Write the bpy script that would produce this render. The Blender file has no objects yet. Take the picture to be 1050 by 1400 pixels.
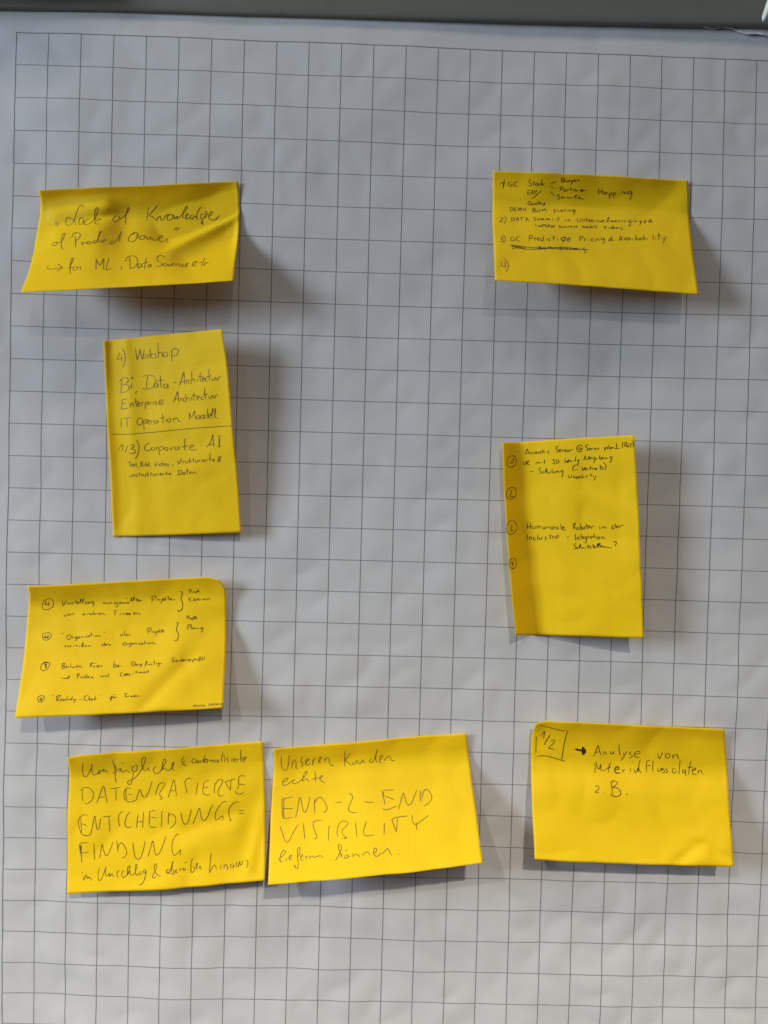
import bpy, math, random
from mathutils import Vector, Matrix, noise

scene = bpy.context.scene
COL = scene.collection
ZC = 1.45                      # height of the middle of the sheet above the floor
CAM_LOC=(-0.01663,-0.60536,1.47773)
CAM_ROT=[[0.999545, -0.026265, -0.014853], [-0.014233, 0.023619, -0.99962], [0.026606, 0.999376, 0.023234]]
BULGE=[(0, 2, 0.8671), (0, 3, -0.1361), (0, 4, -0.5126), (1, 1, -0.1475), (1, 2, -0.0835), (1, 3, -0.0191), (2, 0, 0.7052), (2, 1, -0.0088), (2, 2, -0.6378), (3, 0, 0.067), (3, 1, 0.0532), (4, 0, -0.1967)]
SHAPE={}
SHAPE[1]='''-2764,-150,2510 -2670,-150,2517 -2575,-150,2524 -2480,-153,2530 -2384,-158,2535 -2289,-158,2541 -2195,-157,2548 -2101,-157,2556 -2008,-155,2563 -1915,-149,2572 -1822,-142,2582 -1730,-134,2593 -1637,-124,2604 -1546,-110,2617 -1454,-92,2631 -1362,-74,2646 -1269,-58,2659
-2768,-111,2470 -2675,-108,2478 -2582,-106,2486 -2486,-109,2491 -2390,-114,2497 -2296,-114,2503 -2201,-116,2509 -2106,-118,2516 -2012,-116,2524 -1918,-113,2532 -1825,-107,2541 -1732,-101,2551 -1639,-95,2561 -1546,-86,2572 -1453,-75,2584 -1360,-64,2595 -1267,-54,2606
-2774,-84,2423 -2678,-88,2429 -2583,-90,2435 -2487,-94,2441 -2391,-98,2446 -2296,-98,2453 -2204,-93,2463 -2111,-89,2471 -2016,-87,2479 -1923,-84,2488 -1829,-80,2497 -1735,-76,2506 -1641,-72,2515 -1547,-67,2524 -1453,-62,2534 -1359,-56,2544 -1264,-51,2553
-2782,-66,2372 -2680,-83,2374 -2581,-93,2378 -2485,-98,2383 -2388,-102,2389 -2295,-100,2397 -2206,-83,2410 -2116,-67,2423 -2022,-63,2432 -1927,-61,2440 -1833,-59,2449 -1738,-56,2457 -1643,-55,2466 -1547,-53,2474 -1452,-52,2483 -1357,-50,2491 -1261,-49,2499
-2789,-61,2317 -2685,-82,2317 -2583,-97,2319 -2485,-106,2324 -2388,-110,2330 -2295,-105,2339 -2208,-80,2355 -2119,-60,2370 -2025,-56,2379 -1929,-54,2387 -1834,-51,2396 -1738,-50,2404 -1642,-49,2413 -1546,-48,2421 -1449,-48,2429 -1353,-48,2437 -1256,-48,2445
-2793,-71,2257 -2686,-97,2256 -2581,-119,2256 -2481,-131,2259 -2384,-137,2265 -2291,-130,2275 -2207,-99,2293 -2119,-73,2309 -2025,-67,2319 -1930,-63,2328 -1834,-59,2337 -1738,-57,2346 -1642,-56,2355 -1546,-55,2364 -1449,-54,2372 -1352,-54,2380 -1255,-53,2388
-2794,-89,2194 -2682,-126,2190 -2575,-155,2188 -2474,-169,2191 -2376,-177,2196 -2284,-170,2206 -2202,-132,2226 -2117,-99,2245 -2024,-89,2256 -1930,-81,2266 -1835,-75,2276 -1739,-72,2286 -1643,-70,2295 -1547,-68,2304 -1450,-67,2313 -1353,-65,2321 -1257,-64,2330
-2793,-111,2131 -2677,-158,2124 -2568,-191,2121 -2467,-207,2124 -2369,-216,2128 -2277,-209,2138 -2197,-168,2159 -2114,-128,2180 -2023,-114,2192 -1930,-104,2204 -1835,-96,2214 -1740,-91,2224 -1644,-88,2234 -1548,-85,2243 -1451,-83,2252 -1355,-81,2262 -1258,-79,2270
-2788,-145,2064 -2672,-192,2058 -2563,-224,2056 -2462,-240,2058 -2365,-249,2063 -2273,-242,2073 -2192,-203,2093 -2110,-164,2113 -2018,-149,2126 -1926,-137,2138 -1832,-128,2149 -1737,-122,2159 -1641,-119,2169 -1545,-116,2179 -1449,-113,2188 -1353,-111,2197 -1256,-108,2207
-2776,-194,1994 -2664,-232,1991 -2558,-260,1990 -2458,-273,1994 -2361,-281,1999 -2269,-275,2009 -2186,-242,2027 -2102,-209,2045 -2011,-195,2057 -1918,-184,2068 -1825,-176,2079 -1730,-170,2090 -1635,-166,2100 -1539,-163,2109 -1443,-160,2119 -1347,-157,2128 -1251,-155,2138
-2766,-246,1924 -2658,-275,1924 -2555,-296,1926 -2456,-307,1930 -2359,-313,1936 -2266,-309,1945 -2181,-283,1961 -2095,-257,1976 -2003,-245,1988 -1910,-236,1999 -1817,-229,2009 -1722,-223,2020 -1628,-219,2029 -1532,-216,2039 -1437,-213,2049 -1341,-210,2058 -1245,-207,2068
-2760,-293,1858 -2655,-316,1859 -2553,-333,1862 -2455,-342,1867 -2358,-347,1874 -2265,-343,1882 -2178,-323,1896 -2090,-303,1910 -1998,-293,1921 -1905,-284,1931 -1811,-278,1942 -1717,-272,1952 -1622,-268,1962 -1527,-264,1972 -1431,-261,1981 -1336,-257,1991 -1240,-254,2001
-2757,-338,1793 -2654,-357,1796 -2553,-371,1800 -2455,-378,1805 -2359,-382,1812 -2265,-379,1820 -2176,-364,1832 -2086,-348,1845 -1993,-340,1855 -1900,-333,1865 -1806,-328,1875 -1711,-323,1885 -1616,-318,1895 -1521,-314,1905 -1426,-309,1914 -1331,-305,1924 -1235,-301,1934
-2755,-384,1730 -2654,-398,1733 -2554,-409,1738 -2456,-415,1744 -2360,-418,1751 -2266,-416,1759 -2174,-406,1770 -2082,-395,1780 -1989,-388,1790 -1895,-383,1799 -1800,-378,1809 -1706,-374,1818 -1611,-369,1828 -1516,-364,1838 -1420,-359,1848 -1325,-354,1858 -1229,-350,1868
-2753,-429,1667 -2652,-440,1672 -2554,-447,1677 -2456,-452,1683 -2360,-454,1690 -2265,-452,1698 -2172,-447,1707 -2078,-441,1717 -1984,-437,1726 -1889,-433,1735 -1795,-429,1744 -1700,-425,1753 -1605,-420,1763 -1510,-415,1773 -1415,-409,1783 -1320,-403,1793 -1224,-398,1803'''
SHAPE[2]='''693,-75,2791 786,-86,2786 878,-98,2780 970,-109,2774 1063,-115,2771 1156,-120,2768 1249,-123,2765 1342,-126,2763 1436,-127,2762 1530,-127,2760 1624,-125,2760 1719,-123,2759 1815,-119,2759 1912,-111,2761 2012,-94,2766 2114,-75,2773 2217,-57,2778
697,-56,2739 791,-63,2735 884,-71,2731 978,-78,2727 1071,-82,2724 1165,-85,2722 1259,-88,2720 1354,-90,2718 1448,-92,2716 1543,-92,2714 1638,-91,2713 1733,-89,2712 1828,-87,2711 1925,-82,2711 2024,-73,2713 2123,-61,2716 2223,-51,2718
699,-49,2682 793,-52,2680 888,-55,2677 983,-58,2675 1078,-60,2673 1172,-62,2671 1267,-63,2669 1362,-65,2667 1457,-66,2665 1552,-66,2664 1648,-66,2662 1743,-65,2660 1839,-64,2658 1935,-62,2657 2032,-58,2657 2130,-53,2657 2228,-48,2657
700,-49,2622 795,-48,2621 891,-47,2620 986,-47,2619 1082,-46,2618 1178,-46,2617 1273,-46,2615 1369,-47,2614 1465,-47,2612 1560,-48,2609 1656,-48,2607 1752,-49,2605 1847,-49,2602 1943,-49,2600 2039,-48,2598 2136,-48,2596 2232,-47,2594
701,-49,2563 797,-47,2562 893,-44,2561 989,-43,2561 1085,-41,2560 1181,-40,2558 1277,-40,2557 1374,-39,2555 1470,-40,2553 1566,-40,2551 1662,-41,2548 1757,-42,2545 1853,-43,2542 1949,-44,2540 2045,-45,2537 2141,-46,2534 2237,-47,2532
700,-67,2496 796,-65,2495 892,-63,2494 988,-62,2493 1084,-61,2492 1180,-60,2490 1276,-59,2489 1373,-59,2487 1469,-59,2485 1565,-59,2482 1661,-60,2480 1757,-61,2477 1853,-61,2474 1949,-62,2471 2045,-63,2468 2141,-65,2465 2237,-66,2462
697,-103,2423 793,-102,2422 888,-101,2420 984,-100,2419 1080,-100,2418 1176,-99,2416 1272,-98,2414 1368,-97,2413 1464,-96,2411 1560,-96,2408 1655,-96,2405 1751,-96,2402 1847,-97,2399 1943,-98,2396 2039,-99,2393 2134,-101,2390 2230,-102,2387
696,-137,2352 791,-137,2350 886,-137,2348 982,-136,2347 1077,-136,2345 1173,-135,2343 1269,-134,2342 1364,-133,2340 1460,-132,2338 1556,-131,2335 1652,-131,2332 1748,-131,2329 1843,-131,2326 1939,-132,2323 2034,-134,2319 2129,-135,2316 2225,-136,2313
697,-164,2284 792,-164,2282 887,-164,2280 982,-164,2278 1077,-163,2276 1173,-162,2274 1268,-161,2273 1364,-160,2271 1460,-159,2269 1556,-158,2266 1651,-157,2263 1747,-157,2260 1843,-158,2256 1938,-159,2253 2033,-160,2249 2128,-162,2246 2224,-163,2243
698,-190,2216 793,-190,2214 888,-190,2212 983,-189,2210 1078,-189,2209 1174,-188,2207 1269,-187,2205 1365,-186,2203 1460,-185,2200 1556,-184,2198 1652,-183,2195 1748,-183,2191 1843,-183,2188 1938,-185,2184 2033,-186,2180 2128,-187,2177 2224,-189,2174
698,-217,2149 793,-216,2147 888,-215,2145 984,-215,2143 1079,-214,2141 1174,-213,2140 1270,-212,2138 1366,-211,2135 1461,-210,2133 1557,-209,2130 1653,-208,2127 1749,-208,2123 1844,-208,2119 1939,-210,2116 2035,-211,2112 2130,-213,2109 2225,-214,2105
698,-244,2083 793,-243,2081 889,-242,2079 984,-241,2077 1079,-241,2075 1175,-240,2073 1271,-238,2071 1366,-237,2068 1462,-236,2066 1558,-235,2063 1654,-234,2059 1750,-233,2056 1845,-234,2052 1941,-235,2048 2036,-237,2044 2131,-238,2041 2227,-240,2037
698,-272,2016 793,-270,2014 888,-269,2012 984,-268,2010 1079,-267,2008 1175,-266,2006 1271,-265,2004 1367,-263,2002 1462,-262,1999 1558,-261,1996 1655,-260,1992 1751,-259,1989 1846,-260,1985 1942,-261,1980 2037,-263,1976 2132,-264,1973 2227,-266,1970
697,-300,1950 793,-298,1948 888,-297,1946 984,-295,1944 1079,-294,1942 1175,-292,1940 1271,-291,1938 1366,-290,1935 1462,-289,1933 1558,-287,1929 1655,-286,1926 1751,-285,1922 1846,-285,1918 1942,-287,1913 2037,-288,1909 2132,-290,1906 2227,-292,1902
697,-328,1885 792,-326,1883 888,-324,1881 983,-322,1879 1079,-320,1877 1174,-319,1875 1270,-317,1872 1366,-316,1870 1462,-315,1867 1558,-313,1863 1654,-311,1860 1751,-310,1856 1846,-311,1851 1942,-312,1847 2037,-314,1843 2132,-316,1839 2227,-317,1836'''
SHAPE[3]='''-2278,-67,1404 -2227,-49,1414 -2167,-59,1420 -2104,-79,1423 -2046,-82,1430 -1987,-89,1436 -1926,-104,1440 -1865,-120,1444 -1804,-136,1448 -1744,-152,1452 -1683,-169,1456 -1623,-186,1459 -1563,-203,1463 -1503,-221,1467 -1444,-239,1470 -1385,-257,1473 -1326,-275,1477
-2271,-65,1296 -2220,-48,1306 -2159,-58,1312 -2095,-77,1315 -2036,-81,1322 -1977,-87,1328 -1915,-101,1332 -1853,-118,1336 -1792,-133,1341 -1731,-149,1345 -1670,-164,1349 -1609,-180,1353 -1549,-197,1357 -1488,-214,1361 -1428,-231,1365 -1369,-248,1368 -1309,-265,1372
-2265,-64,1189 -2212,-47,1198 -2151,-57,1204 -2086,-76,1207 -2027,-79,1214 -1967,-85,1220 -1904,-100,1224 -1842,-116,1228 -1780,-130,1233 -1718,-145,1237 -1657,-160,1242 -1596,-175,1246 -1535,-191,1250 -1474,-206,1254 -1413,-223,1259 -1353,-239,1263 -1293,-255,1267
-2258,-63,1081 -2205,-46,1090 -2143,-56,1095 -2078,-75,1099 -2018,-78,1105 -1958,-84,1111 -1895,-98,1116 -1832,-114,1120 -1769,-128,1125 -1707,-142,1129 -1646,-155,1134 -1584,-170,1138 -1523,-184,1143 -1462,-199,1147 -1401,-214,1152 -1340,-230,1156 -1280,-245,1160
-2251,-62,974 -2198,-45,982 -2135,-55,987 -2070,-74,991 -2010,-76,997 -1949,-82,1003 -1886,-95,1007 -1823,-111,1012 -1760,-125,1016 -1698,-138,1021 -1636,-151,1026 -1575,-164,1030 -1513,-178,1035 -1452,-192,1040 -1391,-206,1044 -1330,-220,1049 -1270,-235,1053
-2244,-61,866 -2191,-44,873 -2128,-53,878 -2062,-72,882 -2002,-74,888 -1941,-80,894 -1878,-93,898 -1814,-108,903 -1752,-121,907 -1690,-133,912 -1628,-145,917 -1566,-158,922 -1505,-171,927 -1443,-184,931 -1382,-197,936 -1321,-210,941 -1260,-224,945
-2238,-60,758 -2184,-43,765 -2121,-52,770 -2055,-70,774 -1995,-71,779 -1934,-76,785 -1870,-89,789 -1807,-104,794 -1744,-116,799 -1682,-127,804 -1620,-139,808 -1558,-150,813 -1496,-162,818 -1435,-175,823 -1373,-187,828 -1312,-199,832 -1251,-212,837
-2231,-58,650 -2176,-42,656 -2113,-50,661 -2048,-66,665 -1987,-68,671 -1926,-72,676 -1862,-84,680 -1799,-98,685 -1736,-110,690 -1673,-121,695 -1611,-132,699 -1549,-143,704 -1487,-154,709 -1425,-165,714 -1364,-176,719 -1303,-188,724 -1242,-199,729
-2224,-57,541 -2169,-41,547 -2106,-48,552 -2041,-62,556 -1980,-64,562 -1918,-68,566 -1854,-79,571 -1790,-92,576 -1727,-103,580 -1665,-114,585 -1602,-124,590 -1540,-135,595 -1477,-145,600 -1415,-156,605 -1354,-166,610 -1292,-176,615 -1231,-187,620
-2216,-56,433 -2161,-40,438 -2098,-46,443 -2033,-59,447 -1971,-60,452 -1909,-64,457 -1846,-75,462 -1782,-87,466 -1718,-97,471 -1655,-107,476 -1592,-117,481 -1530,-127,485 -1467,-137,490 -1405,-147,495 -1343,-156,500 -1281,-166,505 -1220,-175,510
-2209,-55,324 -2153,-39,329 -2090,-45,334 -2025,-57,338 -1963,-58,343 -1901,-62,347 -1837,-71,352 -1773,-82,356 -1710,-92,361 -1646,-101,366 -1583,-111,370 -1520,-121,375 -1458,-130,380 -1395,-139,385 -1333,-148,390 -1271,-156,395 -1210,-165,400
-2201,-54,216 -2145,-38,220 -2082,-43,224 -2017,-55,229 -1955,-57,233 -1893,-60,237 -1829,-68,242 -1765,-78,246 -1702,-87,251 -1638,-96,255 -1575,-106,260 -1512,-115,265 -1449,-124,270 -1387,-132,274 -1324,-140,279 -1262,-148,284 -1200,-156,289
-2195,-53,107 -2138,-38,110 -2075,-42,115 -2010,-53,119 -1948,-55,123 -1885,-58,127 -1822,-65,131 -1758,-74,135 -1694,-82,140 -1631,-91,144 -1567,-101,149 -1504,-109,154 -1441,-117,159 -1378,-125,163 -1316,-132,168 -1254,-140,173 -1192,-147,177
-2188,-52,-2 -2131,-37,1 -2068,-42,5 -2003,-52,9 -1940,-54,13 -1878,-57,16 -1814,-63,20 -1751,-70,25 -1687,-78,29 -1623,-87,33 -1560,-96,38 -1496,-104,43 -1433,-111,47 -1370,-118,52 -1308,-125,56 -1245,-132,61 -1183,-138,65
-2182,-51,-111 -2124,-37,-109 -2061,-41,-105 -1996,-51,-101 -1933,-52,-98 -1870,-55,-94 -1807,-60,-90 -1743,-67,-86 -1680,-74,-82 -1616,-82,-78 -1552,-91,-73 -1488,-99,-69 -1425,-105,-65 -1362,-112,-60 -1300,-118,-56 -1237,-124,-51 -1174,-130,-47'''
SHAPE[4]='''-2802,-121,-503 -2713,-114,-497 -2625,-106,-491 -2536,-99,-486 -2446,-94,-479 -2356,-91,-473 -2265,-87,-466 -2174,-84,-460 -2083,-82,-452 -1991,-81,-445 -1899,-80,-438 -1807,-80,-430 -1715,-80,-423 -1621,-86,-415 -1525,-100,-407 -1430,-117,-400 -1338,-133,-418
-2805,-86,-580 -2714,-80,-573 -2622,-74,-566 -2530,-69,-559 -2437,-65,-552 -2344,-61,-545 -2251,-59,-537 -2157,-56,-529 -2063,-54,-521 -1969,-52,-513 -1874,-52,-504 -1779,-52,-496 -1685,-53,-488 -1589,-57,-479 -1491,-67,-470 -1394,-81,-462 -1300,-94,-477
-2817,-63,-657 -2723,-58,-650 -2630,-53,-643 -2537,-48,-636 -2443,-45,-629 -2348,-42,-622 -2253,-40,-614 -2158,-37,-606 -2063,-35,-598 -1967,-34,-589 -1872,-34,-581 -1776,-34,-572 -1679,-35,-564 -1582,-38,-555 -1485,-46,-546 -1387,-55,-538 -1292,-64,-551
-2821,-68,-731 -2727,-64,-724 -2633,-59,-717 -2538,-56,-710 -2443,-53,-702 -2348,-50,-695 -2253,-47,-687 -2158,-43,-680 -2063,-41,-672 -1967,-39,-663 -1871,-39,-655 -1774,-38,-647 -1678,-39,-638 -1581,-41,-630 -1483,-46,-621 -1385,-50,-614 -1291,-54,-626
-2823,-79,-803 -2727,-77,-795 -2632,-75,-788 -2537,-73,-781 -2441,-71,-773 -2346,-68,-766 -2251,-63,-759 -2157,-58,-752 -2061,-55,-744 -1965,-53,-736 -1869,-51,-728 -1772,-50,-720 -1676,-48,-712 -1579,-47,-704 -1482,-48,-696 -1385,-49,-689 -1290,-49,-699
-2822,-97,-873 -2726,-95,-866 -2631,-94,-858 -2535,-92,-851 -2439,-90,-844 -2344,-87,-837 -2249,-81,-830 -2155,-76,-823 -2059,-72,-816 -1963,-69,-808 -1867,-67,-800 -1770,-64,-793 -1674,-61,-785 -1577,-59,-777 -1480,-56,-769 -1383,-55,-762 -1288,-55,-771
-2817,-124,-941 -2722,-121,-934 -2626,-119,-927 -2531,-116,-920 -2436,-113,-914 -2341,-109,-907 -2246,-104,-900 -2151,-99,-893 -2055,-95,-886 -1959,-91,-879 -1863,-87,-871 -1767,-84,-864 -1670,-81,-856 -1573,-79,-848 -1476,-77,-841 -1379,-75,-833 -1284,-74,-840
-2812,-152,-1008 -2717,-148,-1002 -2622,-144,-995 -2528,-140,-989 -2433,-136,-982 -2337,-131,-976 -2242,-127,-969 -2147,-123,-962 -2051,-119,-955 -1955,-114,-948 -1860,-109,-941 -1764,-104,-934 -1667,-101,-927 -1570,-100,-919 -1473,-98,-911 -1375,-96,-904 -1279,-95,-909
-2809,-175,-1076 -2714,-171,-1070 -2620,-167,-1063 -2525,-163,-1057 -2430,-158,-1051 -2335,-154,-1044 -2239,-150,-1038 -2144,-146,-1031 -2048,-141,-1024 -1952,-136,-1018 -1857,-130,-1011 -1761,-124,-1004 -1664,-121,-997 -1567,-118,-989 -1470,-116,-982 -1372,-114,-975 -1276,-112,-978
-2808,-198,-1143 -2713,-194,-1137 -2618,-190,-1131 -2523,-186,-1124 -2428,-182,-1118 -2332,-177,-1112 -2237,-174,-1106 -2141,-169,-1099 -2045,-165,-1093 -1950,-159,-1086 -1854,-152,-1080 -1758,-146,-1074 -1662,-141,-1067 -1565,-137,-1059 -1467,-134,-1052 -1370,-132,-1045 -1273,-129,-1046
-2807,-221,-1209 -2712,-217,-1203 -2617,-213,-1197 -2522,-209,-1191 -2427,-205,-1185 -2331,-201,-1179 -2235,-197,-1173 -2139,-193,-1166 -2043,-188,-1160 -1948,-182,-1154 -1852,-175,-1148 -1756,-168,-1142 -1660,-162,-1136 -1563,-158,-1129 -1466,-154,-1121 -1368,-151,-1114 -1271,-147,-1114
-2807,-244,-1275 -2712,-240,-1269 -2617,-236,-1263 -2521,-232,-1257 -2426,-228,-1252 -2330,-224,-1246 -2234,-220,-1239 -2138,-216,-1233 -2042,-212,-1227 -1946,-206,-1222 -1850,-199,-1216 -1754,-191,-1210 -1658,-185,-1204 -1561,-180,-1197 -1463,-176,-1190 -1366,-172,-1183 -1269,-168,-1181
-2806,-267,-1340 -2711,-263,-1335 -2615,-259,-1329 -2520,-256,-1323 -2424,-252,-1317 -2328,-248,-1312 -2232,-244,-1306 -2136,-240,-1300 -2040,-235,-1294 -1944,-230,-1288 -1848,-223,-1283 -1752,-217,-1277 -1655,-211,-1271 -1558,-206,-1264 -1461,-201,-1257 -1363,-196,-1250 -1266,-191,-1247
-2805,-290,-1405 -2709,-286,-1400 -2614,-283,-1394 -2518,-279,-1388 -2423,-275,-1383 -2327,-271,-1377 -2231,-267,-1371 -2135,-263,-1366 -2038,-259,-1360 -1942,-254,-1354 -1845,-249,-1349 -1749,-244,-1343 -1652,-238,-1336 -1555,-233,-1330 -1458,-227,-1323 -1361,-221,-1317 -1263,-215,-1312
-2803,-313,-1470 -2708,-310,-1464 -2612,-306,-1459 -2517,-302,-1453 -2421,-298,-1448 -2325,-294,-1442 -2229,-290,-1437 -2133,-286,-1431 -2036,-282,-1426 -1940,-278,-1420 -1843,-274,-1414 -1746,-270,-1408 -1649,-266,-1402 -1552,-260,-1395 -1455,-253,-1389 -1358,-246,-1382 -1261,-240,-1376'''
SHAPE[5]='''829,-97,704 902,-50,710 973,-16,716 1035,-26,721 1096,-45,726 1155,-68,731 1214,-90,735 1274,-109,740 1333,-128,744 1392,-147,748 1450,-166,752 1508,-185,756 1565,-204,759 1622,-224,763 1678,-244,766 1734,-265,769 1790,-285,772
836,-99,597 909,-51,602 980,-16,608 1043,-25,613 1104,-44,617 1164,-67,622 1223,-90,627 1283,-109,631 1342,-127,636 1401,-146,639 1460,-164,643 1518,-183,647 1575,-203,651 1633,-222,654 1689,-242,657 1746,-262,660 1801,-282,664
842,-100,490 916,-52,495 988,-16,499 1051,-25,504 1112,-44,509 1172,-67,514 1231,-90,518 1291,-109,523 1351,-127,527 1410,-145,531 1469,-163,535 1528,-182,538 1586,-201,542 1643,-220,545 1701,-240,548 1757,-260,552 1813,-279,555
849,-102,383 923,-53,387 996,-15,391 1059,-25,395 1121,-44,400 1180,-67,405 1240,-90,410 1300,-108,414 1360,-126,418 1420,-144,422 1479,-162,426 1538,-181,429 1596,-199,433 1654,-219,436 1711,-238,439 1768,-257,443 1825,-277,446
857,-104,276 931,-54,279 1004,-15,282 1067,-25,287 1129,-44,291 1189,-67,296 1249,-90,301 1309,-108,305 1369,-126,309 1429,-144,313 1488,-162,317 1547,-180,320 1606,-199,324 1664,-218,327 1721,-237,330 1778,-256,333 1835,-275,336
865,-107,170 939,-55,171 1012,-15,174 1076,-25,178 1137,-44,183 1198,-67,187 1257,-90,192 1318,-108,196 1378,-126,200 1438,-144,204 1497,-162,207 1556,-180,211 1614,-198,214 1672,-217,217 1730,-237,221 1787,-256,224 1844,-275,227
873,-111,63 948,-57,63 1021,-15,65 1085,-25,69 1146,-44,74 1206,-67,79 1266,-90,83 1326,-109,87 1387,-126,91 1446,-144,94 1506,-162,98 1565,-180,101 1623,-199,105 1681,-218,108 1738,-237,111 1796,-256,114 1852,-275,117
882,-116,-44 957,-60,-44 1031,-16,-44 1094,-26,-40 1156,-45,-35 1216,-68,-30 1275,-90,-26 1336,-109,-22 1396,-127,-18 1455,-144,-15 1515,-162,-11 1573,-180,-8 1632,-199,-5 1690,-218,-2 1747,-237,1 1804,-257,4 1860,-276,8
892,-121,-150 967,-62,-152 1041,-17,-153 1105,-26,-149 1166,-45,-144 1226,-68,-139 1285,-91,-135 1345,-109,-131 1405,-127,-128 1465,-145,-124 1524,-163,-121 1583,-181,-118 1641,-200,-115 1698,-219,-111 1756,-238,-108 1812,-257,-105 1869,-276,-102
902,-126,-256 978,-65,-260 1052,-18,-261 1116,-27,-257 1177,-46,-253 1236,-69,-248 1296,-91,-244 1356,-110,-240 1415,-128,-237 1475,-145,-234 1533,-163,-230 1592,-182,-227 1650,-200,-224 1707,-219,-221 1764,-238,-218 1821,-258,-215 1877,-277,-212
914,-131,-362 990,-68,-367 1064,-19,-370 1127,-28,-366 1188,-47,-362 1247,-70,-357 1306,-92,-353 1366,-111,-349 1426,-128,-346 1485,-146,-343 1543,-164,-340 1602,-182,-337 1659,-201,-334 1716,-220,-331 1773,-239,-328 1830,-258,-325 1886,-277,-322
926,-136,-468 1002,-71,-474 1077,-20,-479 1140,-29,-475 1200,-48,-471 1259,-71,-466 1318,-93,-462 1377,-111,-459 1436,-129,-455 1495,-146,-452 1554,-164,-450 1612,-182,-447 1669,-200,-444 1726,-219,-441 1783,-238,-438 1839,-257,-435 1894,-276,-432
939,-141,-574 1015,-74,-582 1090,-21,-587 1152,-31,-584 1213,-49,-580 1271,-72,-575 1330,-94,-571 1389,-112,-568 1447,-130,-565 1506,-147,-562 1564,-164,-559 1622,-182,-557 1679,-200,-554 1736,-218,-551 1792,-237,-548 1848,-256,-546 1903,-275,-543
952,-146,-679 1029,-77,-689 1104,-23,-696 1166,-32,-693 1225,-51,-688 1284,-73,-684 1342,-95,-680 1400,-113,-677 1459,-130,-674 1517,-147,-672 1575,-164,-669 1632,-182,-666 1689,-199,-664 1745,-218,-661 1801,-236,-659 1857,-254,-656 1912,-273,-654
966,-152,-785 1043,-80,-796 1117,-25,-804 1179,-34,-801 1238,-52,-797 1296,-75,-793 1353,-97,-789 1412,-114,-786 1470,-131,-784 1528,-148,-781 1585,-164,-779 1642,-182,-777 1699,-199,-774 1755,-217,-772 1810,-235,-769 1865,-253,-767 1920,-271,-764'''
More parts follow.
